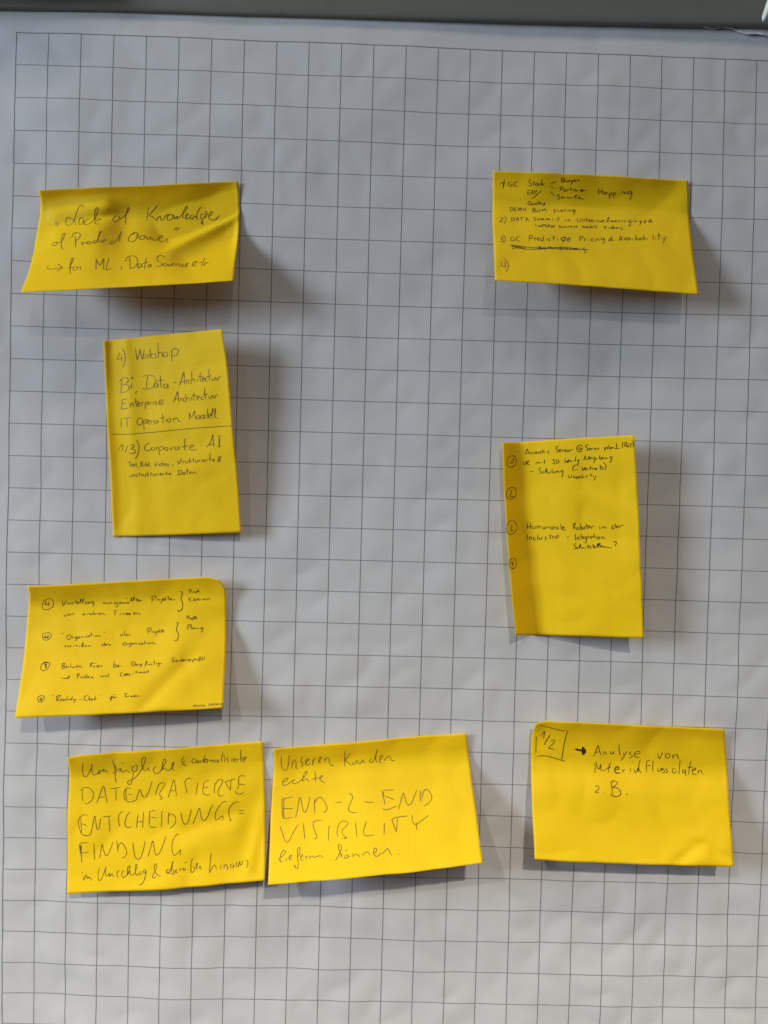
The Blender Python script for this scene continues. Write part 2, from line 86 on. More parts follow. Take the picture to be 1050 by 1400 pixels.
SHAPE[6]='''-2481,-121,-1830 -2393,-112,-1808 -2303,-102,-1799 -2211,-93,-1792 -2119,-87,-1785 -2025,-82,-1778 -1931,-78,-1770 -1837,-74,-1762 -1742,-71,-1755 -1648,-68,-1747 -1553,-66,-1738 -1458,-63,-1730 -1362,-61,-1722 -1267,-58,-1714 -1172,-56,-1705 -1076,-53,-1697 -981,-51,-1689
-2479,-87,-1917 -2390,-81,-1895 -2299,-74,-1885 -2206,-68,-1878 -2113,-63,-1870 -2019,-60,-1863 -1925,-56,-1855 -1831,-53,-1847 -1737,-51,-1839 -1642,-49,-1831 -1547,-47,-1823 -1452,-46,-1814 -1357,-44,-1806 -1262,-42,-1798 -1167,-41,-1789 -1072,-40,-1780 -976,-39,-1772
-2483,-65,-2002 -2393,-61,-1980 -2300,-56,-1970 -2206,-52,-1962 -2113,-48,-1954 -2018,-45,-1947 -1924,-42,-1939 -1830,-40,-1931 -1735,-38,-1923 -1640,-37,-1914 -1544,-36,-1906 -1449,-34,-1897 -1354,-33,-1889 -1258,-32,-1880 -1163,-32,-1871 -1067,-32,-1862 -971,-32,-1853
-2483,-67,-2077 -2392,-63,-2057 -2299,-60,-2047 -2205,-56,-2039 -2110,-53,-2032 -2016,-50,-2024 -1921,-47,-2016 -1826,-45,-2008 -1731,-43,-2000 -1636,-42,-1992 -1541,-40,-1983 -1445,-39,-1975 -1349,-38,-1966 -1254,-37,-1958 -1158,-37,-1949 -1062,-37,-1940 -966,-38,-1931
-2483,-72,-2152 -2391,-70,-2132 -2297,-68,-2122 -2202,-65,-2114 -2108,-63,-2106 -2013,-60,-2099 -1918,-57,-2091 -1823,-55,-2083 -1728,-53,-2075 -1632,-52,-2067 -1536,-51,-2058 -1441,-49,-2050 -1345,-48,-2042 -1249,-48,-2033 -1153,-48,-2024 -1057,-49,-2015 -960,-49,-2006
-2483,-80,-2225 -2390,-79,-2207 -2295,-77,-2196 -2200,-76,-2188 -2105,-74,-2180 -2010,-71,-2173 -1915,-68,-2166 -1820,-65,-2158 -1725,-63,-2150 -1629,-62,-2142 -1533,-61,-2133 -1437,-60,-2125 -1341,-59,-2117 -1245,-58,-2108 -1148,-58,-2099 -1052,-58,-2090 -956,-59,-2081
-2480,-92,-2297 -2386,-91,-2279 -2291,-90,-2269 -2196,-89,-2261 -2101,-88,-2253 -2006,-85,-2246 -1911,-81,-2239 -1816,-77,-2232 -1721,-75,-2224 -1625,-74,-2216 -1529,-73,-2208 -1433,-72,-2199 -1337,-70,-2191 -1240,-70,-2182 -1144,-69,-2174 -1048,-69,-2165 -951,-68,-2156
-2476,-105,-2368 -2382,-104,-2352 -2287,-103,-2342 -2191,-102,-2334 -2096,-101,-2326 -2001,-99,-2318 -1906,-95,-2312 -1812,-90,-2305 -1716,-88,-2298 -1620,-86,-2289 -1524,-85,-2281 -1428,-84,-2273 -1332,-83,-2264 -1236,-82,-2256 -1140,-81,-2248 -1044,-81,-2239 -947,-80,-2231
-2471,-116,-2439 -2377,-116,-2424 -2282,-115,-2415 -2187,-114,-2407 -2091,-113,-2399 -1996,-111,-2391 -1902,-108,-2385 -1807,-104,-2378 -1712,-101,-2370 -1616,-100,-2362 -1520,-99,-2354 -1424,-98,-2346 -1328,-97,-2337 -1232,-96,-2329 -1136,-96,-2320 -1040,-95,-2312 -943,-95,-2303
-2467,-128,-2510 -2373,-127,-2496 -2278,-127,-2487 -2182,-126,-2479 -2087,-125,-2471 -1992,-123,-2464 -1897,-121,-2457 -1802,-118,-2450 -1707,-116,-2442 -1611,-115,-2434 -1515,-114,-2426 -1420,-113,-2417 -1324,-112,-2409 -1228,-112,-2401 -1132,-112,-2392 -1035,-113,-2383 -939,-114,-2374
-2462,-140,-2581 -2368,-139,-2568 -2273,-138,-2559 -2178,-138,-2552 -2082,-137,-2544 -1987,-136,-2536 -1892,-135,-2529 -1797,-133,-2521 -1702,-132,-2513 -1606,-131,-2505 -1511,-130,-2497 -1415,-129,-2489 -1319,-128,-2480 -1224,-128,-2472 -1127,-130,-2462 -1031,-132,-2453 -935,-134,-2443
-2457,-151,-2651 -2362,-151,-2640 -2267,-151,-2631 -2172,-151,-2623 -2077,-150,-2616 -1982,-150,-2608 -1887,-150,-2600 -1792,-149,-2592 -1696,-149,-2583 -1601,-148,-2575 -1506,-147,-2567 -1410,-147,-2559 -1315,-146,-2550 -1219,-147,-2542 -1123,-149,-2532 -1027,-151,-2522 -931,-154,-2512
-2452,-163,-2721 -2357,-163,-2711 -2262,-164,-2702 -2167,-164,-2694 -2071,-165,-2686 -1976,-165,-2678 -1881,-166,-2670 -1786,-166,-2661 -1691,-166,-2653 -1595,-166,-2644 -1500,-167,-2636 -1405,-167,-2627 -1310,-167,-2619 -1214,-168,-2610 -1119,-170,-2600 -1023,-172,-2590 -927,-175,-2581
-2446,-174,-2791 -2351,-176,-2781 -2256,-177,-2773 -2161,-179,-2764 -2066,-180,-2756 -1970,-181,-2748 -1875,-182,-2739 -1780,-184,-2730 -1685,-185,-2721 -1590,-186,-2712 -1495,-187,-2703 -1400,-188,-2694 -1305,-189,-2686 -1210,-190,-2676 -1115,-192,-2667 -1019,-194,-2657 -924,-196,-2648
-2441,-186,-2861 -2346,-188,-2852 -2250,-190,-2843 -2155,-193,-2834 -2060,-195,-2826 -1965,-197,-2817 -1870,-199,-2808 -1775,-201,-2799 -1680,-203,-2790 -1585,-205,-2780 -1490,-206,-2771 -1395,-208,-2762 -1300,-210,-2752 -1205,-212,-2743 -1110,-214,-2734 -1016,-216,-2724 -921,-218,-2715'''
SHAPE[7]='''-894,-91,-1737 -801,-86,-1728 -707,-80,-1720 -613,-75,-1711 -519,-73,-1701 -425,-72,-1691 -331,-72,-1680 -236,-71,-1671 -142,-71,-1661 -47,-71,-1652 47,-69,-1642 142,-68,-1633 237,-66,-1624 332,-65,-1616 427,-63,-1607 522,-60,-1598 618,-58,-1590
-891,-65,-1822 -797,-60,-1813 -703,-54,-1805 -609,-50,-1796 -514,-47,-1786 -419,-47,-1775 -324,-48,-1764 -229,-49,-1754 -134,-49,-1744 -39,-49,-1735 57,-48,-1725 152,-47,-1716 247,-47,-1706 343,-47,-1696 438,-47,-1686 533,-48,-1676 629,-48,-1666
-891,-49,-1905 -796,-44,-1896 -701,-38,-1887 -606,-33,-1878 -511,-31,-1868 -415,-31,-1857 -319,-32,-1846 -223,-34,-1836 -127,-34,-1825 -31,-34,-1815 65,-34,-1806 161,-34,-1796 257,-35,-1785 353,-35,-1775 449,-37,-1764 545,-39,-1753 640,-42,-1742
-892,-63,-1977 -797,-57,-1968 -702,-50,-1960 -606,-45,-1951 -509,-43,-1941 -413,-44,-1929 -316,-46,-1918 -220,-49,-1906 -123,-50,-1896 -27,-50,-1886 70,-50,-1876 167,-49,-1866 263,-49,-1856 360,-50,-1845 457,-51,-1834 553,-52,-1823 650,-53,-1812
-892,-91,-2043 -796,-84,-2034 -701,-77,-2026 -604,-71,-2017 -508,-68,-2007 -411,-71,-1996 -313,-77,-1983 -216,-83,-1970 -120,-85,-1959 -23,-85,-1949 74,-84,-1939 171,-82,-1930 268,-81,-1919 366,-80,-1908 463,-80,-1898 560,-79,-1887 657,-79,-1876
-892,-116,-2110 -796,-109,-2101 -700,-102,-2093 -603,-97,-2084 -506,-94,-2074 -408,-98,-2061 -311,-106,-2047 -213,-115,-2033 -116,-119,-2022 -19,-118,-2012 79,-116,-2002 176,-114,-1993 274,-112,-1982 371,-111,-1971 469,-109,-1961 567,-108,-1950 664,-107,-1939
-892,-141,-2175 -795,-136,-2166 -698,-130,-2157 -601,-126,-2148 -503,-123,-2138 -405,-128,-2125 -307,-139,-2110 -209,-151,-2095 -112,-156,-2082 -14,-155,-2072 84,-152,-2063 181,-150,-2053 279,-148,-2043 377,-146,-2032 475,-144,-2021 573,-142,-2010 671,-141,-1999
-890,-169,-2239 -793,-166,-2230 -695,-162,-2220 -598,-158,-2210 -500,-157,-2200 -401,-163,-2186 -303,-176,-2170 -205,-189,-2154 -107,-195,-2141 -9,-194,-2131 89,-191,-2122 187,-188,-2112 285,-186,-2102 383,-183,-2090 481,-181,-2079 579,-179,-2068 678,-178,-2057
-887,-203,-2300 -789,-201,-2290 -692,-199,-2280 -593,-197,-2269 -495,-196,-2258 -397,-203,-2244 -298,-217,-2227 -200,-231,-2210 -102,-237,-2197 -4,-236,-2187 94,-233,-2178 192,-230,-2169 290,-227,-2158 388,-225,-2146 487,-222,-2135 585,-220,-2124 684,-218,-2113
-883,-242,-2358 -785,-241,-2347 -687,-240,-2336 -589,-240,-2325 -491,-241,-2313 -392,-248,-2299 -293,-262,-2281 -195,-276,-2265 -97,-282,-2252 1,-281,-2242 99,-278,-2232 197,-275,-2223 295,-272,-2212 394,-269,-2200 492,-267,-2189 590,-264,-2177 689,-262,-2166
-880,-282,-2414 -781,-283,-2402 -683,-284,-2391 -584,-285,-2379 -486,-287,-2366 -387,-295,-2352 -289,-309,-2334 -190,-322,-2318 -92,-327,-2305 6,-326,-2295 104,-323,-2285 202,-320,-2275 300,-317,-2264 398,-315,-2252 496,-312,-2240 595,-310,-2229 693,-308,-2217
-876,-324,-2469 -777,-326,-2456 -679,-328,-2444 -580,-330,-2432 -481,-333,-2419 -383,-341,-2404 -284,-354,-2387 -186,-365,-2371 -88,-370,-2358 10,-369,-2348 108,-367,-2338 206,-364,-2328 305,-361,-2316 403,-360,-2304 501,-358,-2291 599,-356,-2279 698,-355,-2266
-872,-367,-2521 -773,-370,-2509 -674,-373,-2496 -576,-376,-2483 -477,-380,-2470 -378,-387,-2455 -280,-398,-2439 -182,-407,-2423 -84,-411,-2411 14,-411,-2400 113,-409,-2390 211,-407,-2380 309,-405,-2367 407,-404,-2354 505,-404,-2341 603,-404,-2327 701,-404,-2314
-868,-412,-2572 -769,-415,-2559 -670,-419,-2546 -571,-423,-2532 -473,-427,-2519 -374,-433,-2505 -276,-442,-2489 -177,-449,-2475 -79,-452,-2463 19,-451,-2452 117,-451,-2442 215,-450,-2430 313,-449,-2418 411,-449,-2403 509,-451,-2389 607,-453,-2374 705,-455,-2360
-864,-456,-2622 -765,-460,-2609 -666,-465,-2595 -567,-469,-2581 -469,-474,-2567 -370,-479,-2553 -272,-485,-2539 -173,-491,-2525 -75,-493,-2514 23,-493,-2503 121,-493,-2492 220,-493,-2480 318,-493,-2467 415,-494,-2452 513,-497,-2436 610,-501,-2420 708,-505,-2405'''
SHAPE[8]='''1145,-143,-1473 1233,-142,-1451 1325,-140,-1452 1418,-139,-1454 1510,-140,-1456 1602,-142,-1458 1693,-144,-1460 1785,-146,-1462 1877,-148,-1463 1969,-149,-1465 2061,-149,-1467 2154,-148,-1470 2247,-146,-1472 2341,-143,-1476 2437,-136,-1480 2533,-128,-1484 2630,-121,-1489
1132,-101,-1559 1223,-99,-1538 1318,-96,-1540 1413,-95,-1542 1507,-96,-1545 1601,-98,-1547 1695,-101,-1549 1789,-103,-1551 1883,-105,-1553 1978,-107,-1555 2072,-107,-1557 2167,-107,-1559 2262,-107,-1562 2358,-105,-1565 2455,-101,-1568 2552,-95,-1572 2649,-92,-1576
1128,-85,-1640 1220,-81,-1622 1317,-77,-1624 1414,-74,-1627 1510,-74,-1630 1606,-75,-1632 1702,-76,-1635 1797,-78,-1637 1893,-80,-1639 1989,-82,-1641 2084,-83,-1643 2180,-84,-1645 2276,-84,-1647 2373,-85,-1649 2469,-85,-1652 2566,-85,-1654 2663,-83,-1657
1127,-83,-1718 1221,-78,-1702 1319,-73,-1705 1416,-69,-1708 1514,-67,-1712 1611,-66,-1715 1708,-65,-1717 1805,-65,-1720 1902,-67,-1722 1998,-69,-1724 2095,-71,-1726 2191,-72,-1727 2288,-74,-1729 2384,-77,-1730 2479,-81,-1731 2574,-86,-1732 2671,-87,-1734
1129,-84,-1795 1224,-78,-1781 1322,-73,-1784 1421,-68,-1788 1519,-65,-1791 1617,-63,-1795 1715,-62,-1798 1812,-62,-1800 1909,-63,-1803 2006,-65,-1804 2103,-67,-1806 2200,-69,-1807 2297,-71,-1809 2393,-75,-1810 2488,-81,-1810 2582,-88,-1810 2677,-95,-1810
1129,-101,-1866 1224,-96,-1853 1322,-91,-1857 1421,-87,-1860 1519,-85,-1864 1617,-83,-1867 1715,-81,-1870 1812,-80,-1873 1910,-81,-1875 2007,-82,-1877 2104,-84,-1879 2201,-86,-1880 2298,-87,-1882 2394,-91,-1883 2489,-97,-1883 2584,-104,-1882 2677,-113,-1881
1127,-133,-1931 1221,-129,-1920 1319,-126,-1923 1416,-123,-1926 1514,-121,-1929 1612,-119,-1933 1710,-116,-1936 1808,-115,-1939 1905,-114,-1942 2002,-115,-1944 2099,-116,-1946 2196,-117,-1947 2293,-118,-1949 2389,-122,-1950 2484,-128,-1950 2578,-135,-1949 2672,-142,-1949
1125,-162,-1996 1219,-159,-1987 1316,-157,-1989 1414,-155,-1992 1511,-153,-1996 1608,-151,-1999 1706,-148,-2002 1804,-146,-2006 1901,-145,-2008 1998,-145,-2010 2095,-146,-2013 2192,-147,-2014 2289,-148,-2016 2385,-151,-2017 2479,-157,-2017 2573,-164,-2016 2668,-170,-2016
1125,-183,-2064 1220,-181,-2056 1317,-178,-2059 1414,-176,-2062 1511,-174,-2065 1609,-172,-2069 1706,-170,-2072 1804,-168,-2075 1901,-167,-2078 1997,-168,-2080 2094,-168,-2082 2191,-169,-2083 2287,-171,-2085 2383,-174,-2086 2478,-180,-2085 2572,-186,-2085 2666,-193,-2084
1126,-202,-2132 1221,-200,-2126 1318,-197,-2129 1415,-195,-2132 1512,-193,-2136 1610,-191,-2139 1707,-189,-2142 1804,-188,-2145 1901,-188,-2147 1997,-188,-2149 2094,-189,-2151 2190,-191,-2152 2287,-192,-2154 2382,-196,-2154 2476,-201,-2154 2570,-208,-2153 2664,-214,-2153
1127,-221,-2199 1223,-219,-2196 1320,-216,-2199 1417,-214,-2202 1514,-212,-2205 1611,-210,-2209 1708,-208,-2212 1805,-207,-2214 1901,-208,-2216 1998,-209,-2218 2094,-211,-2219 2190,-212,-2221 2286,-214,-2222 2382,-217,-2222 2476,-223,-2222 2570,-229,-2221 2663,-235,-2220
1128,-241,-2266 1224,-239,-2264 1321,-236,-2268 1418,-234,-2271 1514,-233,-2274 1611,-231,-2277 1708,-230,-2280 1805,-229,-2282 1901,-230,-2284 1997,-232,-2285 2093,-233,-2287 2189,-235,-2288 2285,-237,-2289 2381,-240,-2290 2475,-245,-2289 2569,-251,-2288 2663,-257,-2288
1130,-261,-2332 1226,-259,-2332 1322,-257,-2335 1418,-256,-2338 1515,-255,-2341 1611,-254,-2344 1708,-253,-2347 1805,-252,-2349 1901,-253,-2351 1997,-255,-2352 2092,-257,-2353 2188,-258,-2354 2284,-260,-2356 2379,-263,-2356 2474,-268,-2356 2567,-274,-2355 2661,-279,-2354
1132,-281,-2398 1227,-280,-2400 1323,-279,-2402 1419,-278,-2405 1515,-278,-2408 1611,-277,-2410 1707,-277,-2413 1804,-276,-2415 1899,-277,-2417 1995,-279,-2418 2090,-280,-2419 2186,-282,-2420 2281,-283,-2421 2377,-286,-2422 2471,-291,-2422 2564,-296,-2421 2658,-300,-2421
1134,-300,-2464 1229,-300,-2466 1324,-300,-2469 1420,-300,-2471 1515,-300,-2474 1611,-300,-2476 1707,-300,-2478 1802,-300,-2480 1897,-301,-2482 1993,-303,-2483 2088,-304,-2484 2183,-306,-2486 2278,-307,-2487 2373,-309,-2487 2467,-313,-2487 2561,-318,-2487 2654,-322,-2487'''
INK={}
INK[6]={
 'a':'''158,110 143,185 144,270 159,315 179,321 209,266 236,192 247,141 235,213 239,276 254,306 289,296 320,236 306,297 344,245 360,229 356,270 384,249 392,285 404,307;465,103 458,138 470,209 476,280 476,364 487,452;459,166 485,218 487,250;444,293 464,300 484,274 506,255 535,244 524,278 506,286;535,237 544,289 559,299 579,276 599,271 609,296 626,309;531,152 558,165 578,164;685,210 660,221 649,262 664,301 689,287 705,226 701,204 686,203;659,298 659,354 649,423 635,477 615,475 603,446 615,426 644,415 684,384 734,298 776,198 799,116 789,87 764,112 755,182 760,252 779,289 804,284 817,251 822,286 839,304;910,239 885,250 872,291 884,334 909,343 939,318 975,245 1002,178 999,143 984,148 971,203 959,292 984,267 999,275 1009,304 1029,306 1049,294 1069,254 1086,197 1074,199 1067,240 1078,322;1197,123 1173,153 1164,187 1171,209 1197,183;1171,209 1185,231 1204,264;1160,245 1190,243;1312,174 1288,169 1269,191 1270,226 1290,235 1309,195 1312,181 1312,223 1325,231 1337,190 1332,225 1345,233 1361,200;1403,127 1381,202 1372,233 1402,190 1421,199 1425,227 1410,242 1395,231 1407,190 1432,193;1440,222 1453,205 1460,231 1471,211 1481,212 1485,240;1511,210 1495,223 1500,248 1520,237 1531,212 1532,252 1545,253;1586,103 1573,172 1565,241;1602,196 1598,251;1594,146 1597,195;1634,185 1621,198 1632,227 1641,274;1677,196 1671,259;1692,247 1711,221 1706,206 1692,226 1699,261 1714,259;1726,215 1727,264;1728,236 1746,217;1771,94 1767,191 1769,272;1751,211 1791,208;1790,256 1810,231 1821,204 1806,202 1792,229 1797,267 1814,273''',
 'b':'''143,495 142,579 151,679;123,520 142,488 187,473 233,507 259,566 262,609 237,676 204,714 184,715 169,696;295,717 324,594 356,478 373,564 389,663 402,721;316,642 375,627;482,525 484,617 488,708;422,522 467,524 526,511;591,529 572,576 567,639 575,695 590,714 590,641 594,532 641,534;608,615 648,632;590,718 620,735 659,731 699,707;697,710 712,625 731,557 741,600 762,664 787,681 811,634 840,532 859,443;894,663 900,601 919,526;909,546 934,492 959,481 984,486 989,505 969,552 940,619 935,646 946,675 964,705 951,718 941,710;1025,697 1049,581 1078,451 1093,529 1104,628 1109,684;1044,608 1094,592;1262,455 1232,445 1202,463 1193,497 1198,553 1208,610 1213,646 1196,648;1319,510 1312,607 1305,701;1386,516 1376,585 1374,655 1386,684 1416,701 1448,690;1384,516 1411,508 1436,507;1384,600 1431,593;1490,687 1490,610 1498,541;1496,569 1526,509 1556,498 1575,514 1565,562 1540,615 1527,663 1535,712 1560,729 1584,717;1595,537 1645,521 1705,503;1660,523 1656,592 1654,657;1600,538 1625,596 1654,654;1805,477 1775,464 1745,475 1736,523 1736,593 1725,648;1739,579 1808,597;1703,666 1713,702 1738,721 1767,721 1787,696''',
 'c':'''212,884 172,872 133,895 116,934 115,1019 131,1092 144,1136 143,1051 135,909;144,995 204,1030;144,1143 176,1168 220,1170 243,1154;240,1160 258,1050 279,898 292,983 305,1090 323,1077 341,932;420,918 426,1024 429,1150;365,917 405,917 441,916;567,869 538,881 518,921 517,977 524,1047 530,1073 515,1067;628,875 602,929 583,1011 584,1067 604,1099 633,1099 653,1087;717,912 708,1009 702,1109;774,882 770,1000 766,1109;708,1030 770,1014;839,884 834,979 835,1079;834,881 863,873 898,873;849,959 908,979;837,1084 865,1110 904,1104;962,879 961,991 955,1116;1034,900 1027,990 1025,1081;1031,963 1056,930 1086,947 1104,1005 1096,1067 1067,1120 1039,1142;1156,905 1165,990 1180,1068 1204,1094 1229,1052 1248,956 1261,877;1273,1098 1308,983 1342,875 1352,953 1367,1045 1391,1061 1421,1015 1450,906 1480,833;1619,809 1579,814 1539,873 1505,954 1495,1022 1502,1072 1524,1067 1571,1023 1574,1058 1574,1093;1737,834 1707,827 1663,865 1638,925 1633,994 1643,1058 1657,1087 1638,1103;1727,968 1791,971;1726,1010 1790,1007''',
 'd':'''221,1282 172,1277 132,1289 126,1345 139,1445 147,1561;144,1561 143,1445 143,1318;138,1304 134,1388 145,1312 140,1417;136,1430 222,1418;275,1290 274,1402 277,1543;328,1519 343,1408 354,1318 369,1397 390,1469 409,1477 438,1403 467,1287;501,1269 512,1354 520,1438;517,1382 536,1321 561,1309 591,1375 609,1446 601,1488 577,1516 557,1514;669,1305 679,1411 695,1510 719,1552 749,1536 778,1420 792,1296;827,1523 847,1413 871,1303 886,1388 901,1488 921,1501 955,1444 984,1342 1005,1246;1136,1224 1106,1242 1077,1316 1070,1399 1078,1477 1098,1517 1127,1489 1157,1443 1155,1477 1159,1527''',
 'e':'''159,1756 161,1792 167,1827;149,1706 161,1717;171,1831 189,1745 204,1803 214,1773 223,1797 240,1795 240,1837;331,1646 317,1714 315,1798 327,1838 351,1815 385,1692 397,1637 390,1707 396,1777 415,1772 430,1738 435,1788 450,1754 459,1748 469,1784 479,1792;533,1703 513,1718 509,1759 519,1809;582,1703 561,1729 558,1784 573,1810 602,1781 632,1714 641,1645 626,1651 614,1712 617,1769 641,1722 647,1771 671,1774 700,1720 715,1624 705,1623 695,1692 701,1762 720,1778 745,1724;759,1726 740,1731 735,1758 755,1767 769,1734;809,1709 789,1700 779,1734 794,1750 809,1716 799,1799 785,1868 761,1914 731,1916;918,1622 897,1641 892,1696 907,1753 937,1791 967,1808;916,1629 917,1685 883,1772 873,1813 890,1829 917,1796;1045,1704 1025,1716 1015,1743 1030,1758 1050,1739 1064,1692 1079,1596 1074,1665 1065,1748;1016,1764 1060,1768 1099,1790;1094,1716 1084,1743 1099,1765 1114,1718 1114,1760 1129,1775;1148,1707 1150,1749;1150,1728 1168,1709;1173,1744 1187,1711 1193,1749 1209,1713;1192,1635 1224,1627;1280,1573 1264,1628 1258,1725 1265,1792 1291,1770 1296,1728 1276,1706;1301,1743 1320,1703 1323,1661 1310,1681 1314,1744 1330,1753;1345,1712 1343,1747;1340,1733 1350,1706 1363,1763;1462,1528 1455,1618 1448,1729 1446,1810 1468,1759 1488,1712 1503,1727 1513,1784;1552,1718 1552,1784;1547,1613 1548,1619;1586,1722 1590,1785;1589,1757 1606,1724 1616,1745 1626,1813;1675,1730 1652,1735 1651,1777 1670,1790 1685,1745 1685,1780;1714,1713 1710,1761 1725,1784 1739,1729 1743,1702 1744,1751 1759,1766 1773,1698;1798,1700 1822,1703 1827,1738 1823,1779 1810,1806''',
}
INK[7]={
 'a':'''80,108 74,181 83,281 113,331 135,313 151,224 157,110;186,212 184,311;183,253 209,191 226,226 227,308 244,327;303,154 285,176 278,216 295,259 289,300 276,310;318,271 347,225 364,195 342,192 324,230 326,280 352,283 375,262;399,199 401,257 398,306;401,249 422,194 439,188;463,257 479,218 492,178 474,184 461,224 467,269 495,269;525,207 521,264;521,240 548,194 565,212 576,288 593,323 621,327;736,118 728,233 730,357;791,158 760,220 736,259 759,295 798,341;805,284 815,335 833,320 851,273 859,323;870,292 876,320 887,327 905,288 916,272 921,314 944,309;1008,275 991,281 984,314 1001,324 1024,302 1050,222 1072,133 1057,189 1048,288 1058,326 1081,325;1087,301 1113,271 1115,229 1095,244 1085,292 1098,344 1115,354;1136,290 1135,323;1138,315 1169,260 1192,255 1202,297 1212,324 1244,327''',
 'b':'''103,506 136,485 152,463 135,449 107,473 96,521 110,556 149,545 193,501 221,483 204,503 200,535 223,546 262,527 305,475 343,398 343,378 320,395 305,458 301,524 323,494 345,489 357,523 380,534;422,375 430,459 433,542;396,500 464,483;464,504 487,491 503,460 486,458 475,489 487,532 527,574''',
 'c':'''106,720 104,843 116,976 126,1046;121,746 122,878 129,1035;110,753 157,743 207,738;116,885 161,900 216,911;126,1046 164,1040 213,1042;240,1059 261,930 279,760 298,836 316,954 333,986 354,943 375,814 382,757;430,789 425,887 434,1017;427,871 458,792 485,780 513,825 547,912 552,954 535,1001 508,1005;633,869 662,878 701,875;768,751 801,789 807,822 789,886 766,966 765,1007 792,1036 846,1051;921,887 965,909 1014,915;1099,751 1112,861 1125,976;1115,761 1116,845;1116,753 1166,754 1221,758;1130,843 1173,868 1215,907;1096,1017 1122,1042 1177,1032 1233,1001;1249,1062 1280,932 1310,819 1321,888 1338,982 1359,1001 1389,964 1421,868 1447,791;1485,802 1475,892 1478,980;1492,929 1505,847 1530,800 1557,812 1585,892 1589,926 1563,990 1522,1034 1500,1039''',
 'd':'''91,1134 113,1227 142,1363 164,1399 185,1377 221,1267 271,1151;320,1138 327,1258 337,1383;502,1126 459,1120 421,1139 415,1188 432,1272 453,1374 410,1372;575,1194 566,1308 568,1427;659,1222 650,1295 652,1370;651,1279 670,1190 698,1153 730,1157 757,1183 740,1225 701,1277 695,1318 721,1380 742,1407 694,1405;829,1182 834,1296 839,1404;938,1177 917,1257 902,1329 909,1380 941,1401 1005,1393;1107,1232 1097,1405;1176,1194 1231,1173 1340,1163;1236,1191 1227,1281 1217,1383;1180,1191 1199,1294 1215,1379;1384,1153 1378,1219 1389,1279 1409,1304 1471,1250 1542,1181;1414,1266 1413,1325 1415,1389''',
 'e':'''87,1642 115,1605 151,1553 150,1520 129,1517 109,1571 102,1636 111,1678 137,1666;163,1629 166,1678;190,1649 210,1619 215,1595 199,1598 189,1632 200,1664 222,1667;274,1628 291,1565 286,1499 272,1497 268,1595 275,1711 271,1801 255,1790 236,1746 254,1749;295,1648 316,1626 316,1602 302,1613 301,1673 333,1683;348,1623 352,1681;351,1656 369,1626 380,1631;380,1685 387,1645 411,1632 422,1650 449,1646 470,1632 496,1636 514,1664;628,1722 660,1652 687,1557 677,1497 661,1487 659,1536 676,1613 691,1690;676,1654 702,1650;723,1661 712,1693 738,1705 749,1673 734,1654 749,1673 770,1684;719,1591 745,1590;792,1638 798,1705;799,1680 818,1658 839,1669 865,1714;887,1667 891,1693;892,1685 913,1646 945,1650 949,1693;984,1681 1011,1651 1020,1602 1002,1592 990,1640 999,1699 1020,1719 1058,1682 1074,1680 1101,1647 1125,1617 1138,1644 1147,1686 1160,1721;1.5 1223,1717 1229,1718 1225,1724''',
}
